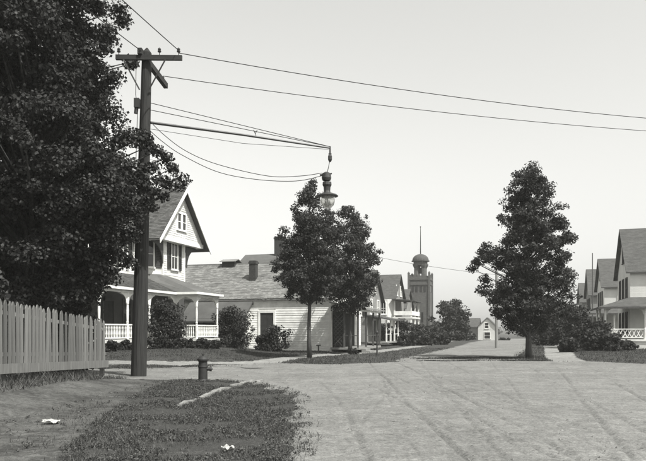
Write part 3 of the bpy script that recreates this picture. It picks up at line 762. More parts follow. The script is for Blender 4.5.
# ------------------------------------------------------------------ the long white barn
def barn():
    O = (0.57, 50.0); gz = hz(0.3, 50)
    t = empty('barn', (O[0], O[1], gz), ROT, 'long low white clapboard barn with weathered shingle roof behind the maples', 'barn')
    r = np.random.default_rng(12)
    L, W = 15.0, 9.0; E = 3.9 - gz; R = 6.85 - gz; k = (R - E) / (W / 2)
    w = MB().box(-L, 0, 0, W, -0.3, E).prism([(-L, 0, E), (-L, W, E), (-L, W/2, R - 0.08)], (L, 0, 0))
    wl_ = w.build('wall', WHITE_OLD, t)
    ff = ((-L, 0), (1, 0)); fe = ((0, 0), (0, 1))
    dh = 2.75
    clapboards(wl_, ff, lambda z: (0.05, L - 0.14), 0.05, E - 0.3, 0.17, WHITE, [(L - 5.56, L - 4.22, -1, 2.98)])
    clapboards(wl_, fe, lambda z: (0.14, W - 0.05), 0.05, E - 0.1, 0.17, WHITE, [(0.2, 1.75, -1, 2.75)])
    clapboards(wl_, fe, lambda z: (max(0.05, (z - E)/k + 0.1), W - max(0.05, (z - E)/k + 0.1)), E - 0.1, R - 0.2, 0.17, WHITE, name='gable_board')
    cbm = MB(); cbm.box(-0.13, 0.05, -0.05, 0.13, -0.1, E - 0.12); cbm.build('corner_board', WHITE, t)
    MB().fbox(ff, 0, L - 0.14, 0.0, 0.06, E - 0.3, E - 0.1).build('frieze', WHITE, t)
    ov = 0.2
    ro = MB()
    slab(ro, [(-L - 0.3, -ov, E - ov*k + 0.12), (0.35, -ov, E - ov*k + 0.12), (0.35, W/2, R + 0.12), (-L - 0.3, W/2, R + 0.12)], 0.12)
    slab(ro, [(-L - 0.3, W/2, R + 0.12), (0.35, W/2, R + 0.12), (0.35, W + ov, E - ov*k + 0.12), (-L - 0.3, W + ov, E - ov*k + 0.12)], 0.12)
    rf = ro.build('roof', SHINGLE, t)
    sl = math.hypot(W/2 + ov, k*(W/2 + ov))
    shingles(rf, (-L - 0.3, -ov, E - ov*k + 0.125), (1, 0, 0), (0, (W/2+ov)/sl, k*(W/2+ov)/sl), L + 0.65, sl, SHINGLE, r, 0.16, 0.26)
    MB().box(-L - 0.3, 0.35, W/2 - 0.09, W/2 + 0.09, R + 0.1, R + 0.17).build('ridge_board', SHINGLE, rf)
    MB().prism([(0.36, -ov - 0.02, E - ov*k - 0.06), (0.36, -ov - 0.02, E - ov*k + 0.11), (0.36, W/2, R + 0.11), (0.36, W/2, R - 0.08)], (0.04, 0, 0)).build('rake_board', WHITE, t)
    # low chimney through the front slope, squat ridge vent
    chimney(t, -6.9, 2.3, E + 1.0, R + 0.1, 0.52)
    v = MB().box(-10.35, -9.25, W/2 - 0.5, W/2 + 0.5, R - 0.2, R + 0.28); vo = v.build('ridge_vent', BRICK_DK, rf)
    vr = MB(); slab(vr, [(-10.5, W/2 - 0.7, R + 0.3), (-9.1, W/2 - 0.7, R + 0.3), (-9.1, W/2, R + 0.52), (-10.5, W/2, R + 0.52)], 0.05); slab(vr, [(-10.5, W/2, R + 0.52), (-9.1, W/2, R + 0.52), (-9.1, W/2 + 0.7, R + 0.3), (-10.5, W/2 + 0.7, R + 0.3)], 0.05)
    vr.build('vent_roof', SHINGLE, rf)
    # tall shuttered door in the long wall
    door(t, ff, L - 4.89, 0.05, 1.05, dh, SHUT, WHITE)
    # street porch with lattice
    FL = 0.3; PE = 3.05 - gz
    P = MB().box(0.06, 2.15, -0.35, 7.0, FL - 0.15, FL).build('porch', GREY_WALL, t)
    pm = MB().box(-0.06, 0.06, -0.06, 0.06, 0, PE - FL).mesh('post')
    for (x, y) in ((1.05, -0.28), (2.05, -0.28), (2.05, 2.2), (2.05, 4.6), (2.05, 6.8)): obj('post', pm, BODY, P, loc=(x, y, FL))
    MB().box(0.3, 0.98, -0.26, -0.22, FL, PE - 0.1).box(0.06, 0.1, 0.4, 6.5, FL, PE - 0.2).build('screen_panel', DARKIN, P)
    la = MB()
    for i in range(-7, 9):
        for s_ in (-1, 1):
            x0 = 0.3; x1 = 0.98; z0 = FL + 1.0 + i * 0.28
            za, zb = (z0, z0 + s_ * 0.68)
            if min(za, zb) > FL and max(za, zb) < PE - 0.1: la.beam((x0, -0.28 - 0.012 * s_, za), (x1, -0.28 - 0.012 * s_, zb), 0.02, 0.05)
    la = la.build('lattice', BODY, P); la['kind'] = 'stuff'
    pr = MB(); slab(pr, [(0.06, -0.6, PE + 0.55), (2.45, -0.6, PE + 0.12), (2.45, 7.2, PE + 0.12), (0.06, 7.2, PE + 0.55)], 0.1)
    PR = pr.build('porch_roof', SHINGLE, t)
    MB().box(0.06, 2.2, -0.4, -0.3, PE - 0.12, PE + 0.1).box(2.0, 2.2, -0.3, 7.0, PE - 0.12, PE + 0.02).build('fascia', WHITE, P)
    rm = MB().box(1.1, 2.0, -0.31, -0.25, FL + 0.8, FL + 0.86).box(2.02, 2.08, 2.2, 6.8, FL + 0.8, FL + 0.86); rm.build('railing', BODY, P)
    st = MB()
    for i in range(2): st.box(2.15 + i*0.3, 2.45 + i*0.3, 0.4, 1.9, -0.3, FL - 0.15 - i*0.14 + 0.06)
    st.build('steps', GREY_WALL, P)
    door(t, fe, 4.2, FL, 1.0, 2.1, SHUT, WHITE)
barn()
# lean-to seen through the far end of the porch
sh = gable_house('shed', 'low dark-roofed shed between porch house and barn', 'shed', -5.9, 50.2, -4.5, 3.0, 2.2, 3.4, WHITE_OLD, SHINGLE_DK, 'x', over=0.3)
door(sh, ((-4.5, 0), (1, 0)), 1.6, 0.2, 1.3, 1.8, SHUT, BODY)
# house behind the barn: only roof and chimney rise above
hb = gable_house('rear_house', 'dark hipped house roof with brick chimney rising behind the barn', 'house', -3.55, 66.0, -5.2, 7.0, 7.2, 9.1, GREY_WALL, SHINGLE_DK, 'x')
chimney(hb, -1.85, 3.4, 8.0, 10.75, 0.8)
window(hb, ((-5.2, 0), (1, 0)), 2.5, 4.5, 0.9, 1.6, WHITE)

# ------------------------------------------------------------------ houses further along the left side
def balcony_house():
    O = (8.55, 85.0)
    t = gable_house('balcony_house', 'dark-roofed house with white bay and two-storey balcony porch beyond the barn', 'house', O[0], O[1], -9, 7.0, 5.5, 8.6, GREY_WALL, ROOF_FAR, 'x')
    fn = ((-9, 0), (1, 0)); fs = ((0, 0), (0, 1))
    for a in (2.0, 4.6, 6.6): window(t, fn, a, 3.6, 0.9, 1.5, WHITE, shutters=True)
    for a in (2.2, 5.0): window(t, fs, a, 5.9, 0.8, 1.2, WHITE)
    pts = [(-1.5, -1.1), (-0.5, -1.1), (0.1, -0.4), (0.1, 0.4), (-2.0, 0.2), (-2.0, -0.5)]
    b = MB().prism([(x, y, 0.3) for x, y in pts], (0, 0, 5.0)).build('bay', WHITE_FAR, t)
    window(b, ((-1.5, -1.1), (1, 0)), 0.5, 3.5, 0.55, 1.4, WHITE)
    P = MB().box(0.05, 2.5, -0.9, 5.0, 0.4, 0.55).box(0.05, 2.5, -0.9, 5.0, 2.95, 3.15).build('porch', WHITE_OLD, t)
    pm = MB().box(-0.09, 0.09, -0.09, 0.09, 0, 2.4).mesh('post'); pu = MB().box(-0.07, 0.07, -0.07, 0.07, 0, 2.0).mesh('upper_post')
    for x, y in ((0.3, -0.75), (2.3, -0.75), (2.3, 2.0), (2.3, 4.8)):
        obj('post', pm, WHITE, P, loc=(x, y, 0.55)); obj('upper_post', pu, WHITE_OLD, P, loc=(x, y, 3.15))
    MB().box(0.2, 2.4, -0.85, -0.78, 3.35, 3.85).box(2.36, 2.43, -0.78, 4.9, 3.35, 3.85).build('balustrade', WHITE, P)
    r = MB(); slab(r, [(0, -1.2, 5.35), (2.8, -1.2, 5.15), (2.8, 5.3, 5.15), (0, 5.3, 5.35)], 0.14); r.build('porch_roof', ROOF_FAR, t)
    # lower porch along the near side
    Q = MB().box(-6.2, -2.2, -2.3, -0.02, 0.3, 0.5).build('side_porch', WHITE_OLD, t)
    for x in (-6.0, -4.2, -2.4): obj('post', pm, WHITE, Q, loc=(x, -2.1, 0.5))
    r = MB(); slab(r, [(-6.5, -2.6, 2.95), (-2.0, -2.6, 2.95), (-2.0, 0, 3.4), (-6.5, 0, 3.4)], 0.14); r.build('side_porch_roof', ROOF_FAR, t)
    door(t, fn, 3.2, 0.5, 1.0, 2.1, SHUT, WHITE)
    s_ = MB()
    for i in range(3): s_.box(-3.6, -2.6, -2.6 - i*0.3, -2.3 - i*0.3, -0.2, 0.35 - i*0.13)
    s_.build('steps', WHITE, Q)
    chimney(t, -5.0, 3.5, 7.8, 9.6, 0.6)
balcony_house()
def gabled_house():
    t = gable_house('gabled_house', 'dark gabled house with shaded porch between the barn and balcony house', 'house', 4.3, 68.0, -7.0, 6.5, 4.9, 7.7, GREY_WALL, ROOF_FAR, 'x')
    fn = ((-7, 0), (1, 0)); fs = ((0, 0), (0, 1))
    for a in (4.2, 6.0): window(t, fn, a, 3.0, 0.8, 1.4, WHITE, shutters=True)
    for a in (1.6, 4.8): window(t, fs, a, 3.2, 0.8, 1.4, WHITE)
    window(t, fs, 3.2, 5.3, 0.7, 1.1, WHITE); door(t, fs, 3.2, 0.45, 1.0, 2.1, SHUT, WHITE)
    P = MB().box(0.02, 2.0, 0.0, 6.4, 0.3, 0.45).build('porch', GREY_WALL, t)
    pm = MB().lathe([(0.1, 0), (0.1, 0.7), (0.07, 0.8), (0.07, 2.0), (0.1, 2.1)], 8).mesh('post')
    for y in (0.15, 2.2, 4.2, 6.2): obj('post', pm, WHITE_OLD, P, loc=(1.85, y, 0.45))
    MB().box(1.82, 1.88, 0.2, 2.2, 1.15, 1.22).box(1.82, 1.88, 4.2, 6.2, 1.15, 1.22).build('railing', WHITE_OLD, P)
    r = MB(); slab(r, [(0, -0.3, 3.1), (2.3, -0.3, 2.65), (2.3, 6.7, 2.65), (0, 6.7, 3.1)], 0.12); r.build('porch_roof', ROOF_FAR, t)
    chimney(t, -3.5, 3.2, 7.0, 8.6, 0.6)
gabled_house()
g2 = gable_house('grey_house', 'grey-roofed house between the balcony house and the bell tower', 'house', 12.6, 108.0, -8, 7, 5.2, 8.1, GREY_WALL, ROOF_FAR, 'x')
for a in (2, 6): window(g2, ((-8, 0), (1, 0)), a, 3.4, 0.9, 1.5, WHITE)

# ------------------------------------------------------------------ bell tower
def tower():
    Y = 130.0; X = (420.5 - 323) / F * Y; s = Y / F
    Z = lambda py: CH + (HZ - py) * s
    t = empty('bell_tower', (X, Y, hz(X, Y) - 0.05), ROT, 'square brick fire tower with battlements, open belfry and domed cap', 'tower')
    w = 1.88
    body = MB().box(-w, w, -w, w, 0, Z(281)); body.build('shaft', TOWER_BR, t)
    for sx in (-1, 1):
        for sy in (-1, 1):
            bt = MB().box(sx*w - 0.18, sx*w + 0.18, sy*w - 0.18, sy*w + 0.18, 0, Z(275)); bt.lathe([(0.27, Z(275)), (0.27, Z(274)), (0.02, Z(272.5))], 4, (sx*w, sy*w, 0), ph=math.pi/4)
            bt.build('corner_buttress', TOWER_BR, t)
    MB().box(-w - 0.12, w + 0.12, -w - 0.12, w + 0.12, Z(281), Z(279)).build('string_course', TOWER_BR, t)
    mm = MB()
    pw = MB().box(-w, w, -w, -w + 0.25, Z(279), Z(277.5)).box(-w, w, w - 0.25, w, Z(279), Z(277.5)).box(-w, -w + 0.25, -w + 0.25, w - 0.25, Z(279), Z(277.5)).box(w - 0.25, w, -w + 0.25, w - 0.25, Z(279), Z(277.5))
    pp = pw.build('parapet', TOWER_BR, t)
    for a in (-0.85, 0, 0.85):
        for k in range(4):
            q = [(a, -w + 0.125), (a, w - 0.125), (-w + 0.125, a), (w - 0.125, a)][k]
            MB().box(q[0] - 0.22, q[0] + 0.22, q[1] - 0.125, q[1] + 0.125, Z(277.5), Z(275.5)).build('merlon', TOWER_BR, pp)
    for fr in (((-w, -w), (1, 0)), ((w, -w), (0, 1))):
        for a in (0.75, 1.45, 2.25, 2.95):
            MB().fbox(fr, a - 0.2, a + 0.2, 0.002, 0.04, Z(293), Z(287)).build('upper_window', GLASS, t)
        for a, z in ((1.3, 312), (2.5, 318)):
            MB().fbox(fr, a - 0.16, a + 0.16, 0.002, 0.04, Z(z + 5), Z(z - 5)).build('slit_window', GLASS, t)
        MB().fbox(fr, 0.28, 2*w - 0.28, 0.0, 0.12, Z(286), Z(284.5)).build('corbel_band', TOWER_BR, t)
    b0, b1 = Z(281), Z(262)
    br = 1.32
    bel = MB().lathe([(br, b0), (br, b0 + 0.85)], 8, ph=math.pi/8)
    for j in range(4):
        a = j * math.pi / 2 + math.pi / 4
        bel.lathe([(0.42, b0 + 0.8), (0.40, b1 - 1.3), (0.62, b1 - 0.8), (0.7, b1 - 0.5)], 6, ((br - 0.36) * math.cos(a), (br - 0.36) * math.sin(a), 0))
    bel.lathe([(br, b1 - 0.75), (br, b1)], 8, ph=math.pi/8)
    bel.build('belfry', TOWER_BR, t)
    MB().lathe([(0.08, b0 + 2.4), (0.22, b0 + 2.3), (0.32, b0 + 1.7), (0.5, b0 + 1.3)], 12).build('bell', IRON, t, smooth=True)
    d = [(br + 0.35, b1), (br + 0.35, b1 + 0.14)] + [(1.5 * math.cos(i/8*math.pi/2) + 0.03, b1 + 0.14 + 1.25 * math.sin(i/8*math.pi/2)) for i in range(9)]
    MB().lathe(d, 20).build('dome', ROOF_FAR, t)
    MB().tube([(0, 0, b1 + 1.2), (0, 0, Z(228))], [0.11, 0.05], 6).lathe([(0.02, 0), (0.13, 0.1), (0.02, 0.25)], 8, (0, 0, Z(228))).build('flagpole', POLEW, t)
tower()

# ------------------------------------------------------------------ small white house at the far end
fh = gable_house('far_cottage', 'small white gabled cottage with grey roof at the far end of the street', 'house', 31.0, 140.0, 3.5, 6, 3.3, 5.0, WHITE_FAR, ROOF_FAR, 'y', over=0.25)
window(fh, ((0, 0), (1, 0)), 1.7, 2.8, 0.7, 1.1, WHITE, panes=1); window(fh, ((0, 0), (1, 0)), 1.8, 0.7, 1.1, 1.3, WHITE, panes=1)
wg = MB(); wg.box(-3.2, -0.02, 1.5, 6, 0, 3.2); wg.build('wing', GREY_WALL, fh)
r_ = MB(); slab(r_, [(-3.4, 1.1, 3.1), (0.2, 1.1, 3.1), (0.2, 3.8, 4.95), (-3.4, 3.8, 4.95)]); slab(r_, [(-3.4, 3.8, 4.95), (0.2, 3.8, 4.95), (0.2, 6.4, 3.1), (-3.4, 6.4, 3.1)]); r_.build('wing_roof', ROOF_FAR, fh)

# ------------------------------------------------------------------ row of houses on the right
def row_house(i, ox, oy, label, wall, wx=9.0, wy=8.6, eave=6.5, ridge=10.0):
    t = gable_house('row_house', label, 'house', ox, oy, wx, wy, eave, ridge, wall, ROOF_FAR, 'x', 'houses along the far right side of the street')
    fn = ((0, 0), (1, 0)); fs = ((0, wy), (0, -1))
    for a in (1.9, 4.6, 7.2): window(t, fn, a, 4.1, 0.9, 1.6, WHITE_OLD)
    for a in (2.0, 4.3, 6.6): window(t, fs, a, 4.2, 0.9, 1.6, BODY); window(t, fs, a, 1.3, 0.9, 1.6, BODY)
    window(t, fs, wy/2, 7.3, 0.8, 1.2, BODY)
    # deep porch that wraps the street corner
    x0, y0 = -2.3, -2.6; fl = 0.75; pe = 3.3
    P = MB().box(x0, wx, y0, -0.01, fl - 0.15, fl).box(x0, -0.01, -0.01, 5.0, fl - 0.15, fl).build('porch', WHITE_OLD, t)
    MB().box(x0 + 0.1, x0 + 0.15, y0 + 0.1, 4.9, -0.3, fl - 0.15).box(x0 + 0.15, wx - 0.1, y0 + 0.1, y0 + 0.15, -0.3, fl - 0.15).build('skirt', WHITE_OLD if i == 0 else BODY, P)
    pm = MB().lathe([(0.11, 0), (0.11, 0.8), (0.08, 0.9), (0.08, pe - fl - 0.2), (0.12, pe - fl)], 8).mesh('post')
    pts = [(x0 + 0.2, 4.8), (x0 + 0.2, 2.2), (x0 + 0.2, y0 + 0.2), (0.8, y0 + 0.2), (3.6, y0 + 0.2), (6.4, y0 + 0.2), (wx - 0.2, y0 + 0.2)]
    for p in pts: obj('post', pm, WHITE, P, loc=(p[0], p[1], fl))
    arc = [(0.06, 0), (0.7, 0), (0.7, -0.08)] + [(0.7 - 0.56 * math.sin(q/5*math.pi/2), -0.08 - 0.5 * (1 - math.cos(q/5*math.pi/2))) for q in range(1, 6)] + [(0.06, -0.6)]
    bm_ = MB().prism([(a, -0.025, z) for a, z in arc], (0, 0.05, 0)).mesh('bracket')
    for k, p in enumerate(pts):
        for ang in ((math.pi/2, -math.pi/2) if k < 2 else (0, math.pi/2) if k == 2 else (0, math.pi)): obj('bracket', bm_, WHITE_OLD, P, loc=(p[0], p[1], pe - 0.02), rot=(0, 0, ang))
    for a, b in zip(pts[2:-1], pts[3:]):
        m = MB().beam((a[0], a[1], fl + 0.8), (b[0], b[1], fl + 0.8), 0.08, 0.07).beam((a[0], a[1], fl + 0.15), (b[0], b[1], fl + 0.15), 0.06, 0.06)
        n = int((b[0] - a[0]) / 0.3)
        for j in range(n):
            x = a[0] + (b[0] - a[0]) * j / n
            m.beam((x, a[1], fl + 0.15), (x + (b[0]-a[0])/n, a[1], fl + 0.8), 0.03, 0.05); m.beam((x, a[1] + 0.03, fl + 0.8), (x + (b[0]-a[0])/n, a[1] + 0.03, fl + 0.15), 0.03, 0.05)
        m.build('railing', WHITE, P)
    r = MB(); o = 0.35; pt = 4.15
    slab(r, [(x0 - o, y0 - o, pe), (wx + o, y0 - o, pe), (wx + o, 0, pt), (0, 0, pt)], 0.16)
    slab(r, [(x0 - o, 5.2, pe), (x0 - o, y0 - o, pe), (0, 0, pt), (0, 5.2, pt)], 0.16)
    r.build('porch_roof', ROOF_FAR, t)
    st = MB()
    for k in range(4): st.box(1.2, 3.2, y0 - 0.3*(k+1), y0 - 0.3*k, -0.3, fl - 0.15 - 0.15*k)
    st.build('steps', WHITE_OLD, P)
    chimney(t, wx*0.55, wy/2, ridge - 0.4, ridge + 0.9, 0.6)
    return t
labs = ['white corner house with dark roof and latticed porch by the right verge',
        'second house up the right side, grey roof just behind the corner house',
        'third house up the right side, roof half hidden behind the second',
        'last small house roof up the right side, beside the maple crown']
for i, lb in enumerate(labs):
    d = (0, 21.5, 40, 58)[i]
    row_house(i, 25.0 + 0.287 * d, 57.0 + 0.958 * d, lb, (WHITE_FAR, WHITE_FAR, GREY_WALL, GREY_WALL)[i], ridge=(10.3, 9.8, 10.1, 9.6)[i])

# ------------------------------------------------------------------ picket fence
def picket_fence():
    A, B = Vector((-7.30, 11.0)), Vector((-6.85, 22.05)); d = (B - A); L = d.length; d /= L
    n = Vector((d.y, -d.x))
    t = empty('picket_fence', (A.x, A.y, 0), 0, 'weathered unpainted picket fence along the cinder footpath', 'fence')
    ang = math.atan2(d.y, d.x)
    def prof(s):                               # top and bottom of the pickets
        y = A.y + d.y * s; f = (y - 15.5) / 6.5
        return 2.29 - 0.38 * f, 0.66 - 0.20 * f
    random.seed(3)
    ws = 0.132
    base = MB().prism([(-ws/2, 0, 0), (ws/2, 0, 0), (ws/2, 0, 0.94), (ws*0.2, 0, 0.988), (0, 0, 1.0), (-ws*0.2, 0, 0.988), (-ws/2, 0, 0.94)], (0, 0.022, 0))
    pm = base.mesh('picket'); pm.materials.append(FENCEW)
    k = 0; s = 0.1
    while s < L - 0.05:
        tp, bt = prof(s); p = A + d * s + n * 0.045
        sc = (tp - bt) * random.uniform(0.985, 1.01)
        obj('picket', pm, None, t, loc=(p.x - A.x, p.y - A.y, bt + random.uniform(-.02, .02)), rot=(random.uniform(-.02, .02), random.uniform(-.02, .02), ang), scale=(random.uniform(.9, 1.08), 1, sc))
        s += 0.195 + random.uniform(-.008, .008)
    def P(s, b, z): q = A + d*s + n*b; return (q.x - A.x, q.y - A.y, z)
    for (off, h, b) in ((0.0, 0.22, 0.085), (0.35, 0.09, 0.0), (-0.35, 0.09, 0.0)):
        m = MB()
        z0 = prof(0); z1 = prof(L)
        if off == 0.0: m.beam(P(0, b, z0[1] + 0.08), P(L, b, z1[1] + 0.08), 0.03, h)
        elif off > 0: m.beam(P(0, b, z0[1] + 0.4), P(L, b, z1[1] + 0.4), 0.05, h)
        else: m.beam(P(0, b, z0[0] - 0.3), P(L, b, z1[0] - 0.3), 0.05, h)
        m.build('baseboard' if off == 0.0 else 'rail', FENCEW, t)
    s = 0.3
    while s < L + 0.3:
        q = min(s, L - 0.06); tp, bt = prof(q); c = A + d*q - n*0.09
        MB().box(c.x - A.x - 0.06, c.x - A.x + 0.06, c.y - A.y - 0.06, c.y - A.y + 0.06, hz(c.x, c.y) - 0.3, tp - 0.12).build('post', FENCEW, t); s += 2.2
picket_fence()

# ------------------------------------------------------------------ kerb, hydrant, litter, posts
ke = tag(empty('kerb', (0, 0, 0), 0), 'worn pale stone kerb curving at the street corner', kind='structure')
pts = [(-3.0, 14.4), (-2.85, 16.2), (-2.62, 18.8), (-2.42, 20.6), (-2.25, 21.35), (-1.85, 21.75)]
random.seed(8)
def lerpline(pts, step):
    out = []; acc = 0.0
    for a, b in zip(pts[:-1], pts[1:]):
        a, b = Vector(a), Vector(b); L = (b - a).length; t = acc
        while t < L: out.append(a + (b - a) * t / L); t += step
        acc = t - L
    return out
kp = lerpline(pts, 0.09)
i = 0
while i < len(kp) - 3:
    n = random.randint(7, 12) if i < len(kp) - 22 else 4
    j = min(i + n, len(kp) - 1); a, b = kp[i], kp[j]; d = (b - a).normalized(); nn = Vector((-d.y, d.x))
    a2 = a + d*0.035 + nn*random.uniform(-.035, .035); b2 = b - d*0.035 + nn*random.uniform(-.035, .035)
    w0, w1 = random.uniform(.065, .09), random.uniform(.065, .09); za, zb = hz(a.x, a.y) + random.uniform(.02, .095), hz(b.x, b.y) + random.uniform(.02, .095)
    m = MB().hexa([(a2.x - nn.x*-w0, a2.y - nn.y*-w0, za - .3), (a2.x - nn.x*w0, a2.y - nn.y*w0, za - .3), (b2.x - nn.x*w1, b2.y - nn.y*w1, zb - .3), (b2.x + nn.x*w1, b2.y + nn.y*w1, zb - .3),
                   (a2.x + nn.x*w0*.85, a2.y + nn.y*w0*.85, za), (a2.x - nn.x*w0*.85, a2.y - nn.y*w0*.85, za), (b2.x - nn.x*w1*.85, b2.y - nn.y*w1*.85, zb), (b2.x + nn.x*w1*.85, b2.y + nn.y*w1*.85, zb)])
    m.build('kerb_stone', STONE, ke); i = j

def hydrant():
    x, y = -3.62, 21.1; z = hz(x, y)
    t = empty('fire_hydrant', (x, y, z - 0.02), 0.15, 'dark cast-iron fire hydrant with side nozzle near the kerb', 'hydrant')
    MB().lathe([(0.185, 0), (0.185, 0.045), (0.15, 0.06), (0.138, 0.1), (0.135, 0.44), (0.15, 0.455), (0.15, 0.485), (0.135, 0.50), (0.13, 0.60), (0.15, 0.66)], 20).build('barrel', IRON, t, smooth=False)
    MB().lathe([(0.178, 0.66), (0.182, 0.70), (0.168, 0.715), (0.145, 0.735), (0.10, 0.775), (0.05, 0.795), (0.05, 0.80)], 20).build('bonnet', IRON, t, smooth=False)
    MB().lathe([(0.032, 0.795), (0.03, 0.865)], 5).build('operating_nut', IRON, t)
    n = MB(); n.tube([(0.11, -0.02, 0.40), (0.20, -0.02, 0.40)], 0.055, 12).tube([(0.20, -0.02, 0.40), (0.265, -0.02, 0.40)], 0.073, 12).tube([(0.265, -0.02, 0.40), (0.30, -0.02, 0.40)], 0.022, 5)
    n.tube([(0.23, -0.02, 0.46), (0.23, -0.02, 0.50)], 0.015, 6)
    n.build('nozzle', IRON, t)
    for j in range(8):
        a = j * math.pi / 4
        MB().lathe([(0.016, 0.045), (0.016, 0.07)], 6, (0.168 * math.cos(a), 0.168 * math.sin(a), 0)).build('bolt', IRON, t)
hydrant()

def paper(x, y, w, l, rz, label, seed):
    random.seed(seed); m = MB(); n = 7; z = hz(x, y) + 0.05
    V = [[(w*(i/n - .5) + random.uniform(-.01, .01), l*(j/n - .5) + random.uniform(-.01, .01), 0.022 * math.sin(i*1.3 + seed) * math.cos(j*0.9) + random.uniform(0, .012)) for j in range(n+1)] for i in range(n+1)]
    for i in range(n):
        for j in range(n):
            if (i in (0, n-1) and j in (0, n-1)): continue
            m.quad(V[i][j], V[i+1][j], V[i+1][j+1], V[i][j+1])
    o = m.build('paper_scrap', PAPER, None, loc=(x, y, z), rot=(0.1, 0.05, rz))
    sm = o.modifiers.new('thickness', 'SOLIDIFY'); sm.thickness = 0.002
    tag(o, label, 'paper')
def ground_at(px, py):
    Y = CH * F / (py - HZ); X = (px - 323) / F * Y
    for _ in range(30):
        Y = (CH - hz(X, Y)) * F / (py - HZ); X = (px - 323) / F * Y
    return X, Y
X, Y = ground_at(51, 424); paper(X, Y, 0.26, 0.16, 0.2, 'crumpled white paper scrap lying on the dark footpath edge', 4)
X, Y = ground_at(228, 451); paper(X, Y, 0.16, 0.12, 0.7, 'torn white paper scrap lying in the weeds right of the kerb', 9)

X, Y = ground_at(377, 355.5)
o = MB().lathe([(0.05, -0.3), (0.05, 1.35), (0.075, 1.38), (0.08, 1.46), (0.05, 1.53), (0.01, 1.56)], 10).build('hitching_post', METAL_DK, None, loc=(X, Y, hz(X, Y))); tag(o, 'thin dark hitching post on the verge beyond the paired maples', 'post')
X, Y = ground_at(318.5, 352)
o = MB().box(-0.05, 0.05, -0.05, 0.05, -0.2, 0.42).box(-0.16, 0.16, -0.06, 0.06, 0.42, 0.5).build('marker_post', BODY, None, loc=(X, Y, hz(X, Y))); tag(o, 'short T-topped marker post on grass before the barn wall', 'post')

# white picket gate and low fence by the right hand houses
def white_fence():
    x0, y0 = 24.6, 63.0
    x0 = (595 - 323) / F * 62; y0 = 62.0
    z = hz(x0, y0)
    t = empty('garden_fence', (x0, y0, z), ROT + 0.35, 'short white garden picket fence among the hedges by corner house', 'fence')
    pm = MB().prism([(-0.07, 0, 0.05), (0.07, 0, 0.05), (0.07, 0, 1.75), (0, 0, 1.85), (-0.07, 0, 1.75)], (0, 0.03, 0)).mesh('picket')
    for i in range(5): obj('picket', pm, WHITE, t, loc=(i * 0.22, 0, 0))
    MB().box(-0.1, 1.0, 0.032, 0.08, 0.4, 0.5).box(-0.1, 1.0, 0.032, 0.08, 1.3, 1.4).build('rail', WHITE, t)
    MB().box(-0.25, -0.12, -0.03, 0.1, -0.2, 1.9).box(1.02, 1.15, -0.03, 0.1, -0.2, 1.9).build('post', WHITE, t)
white_fence()

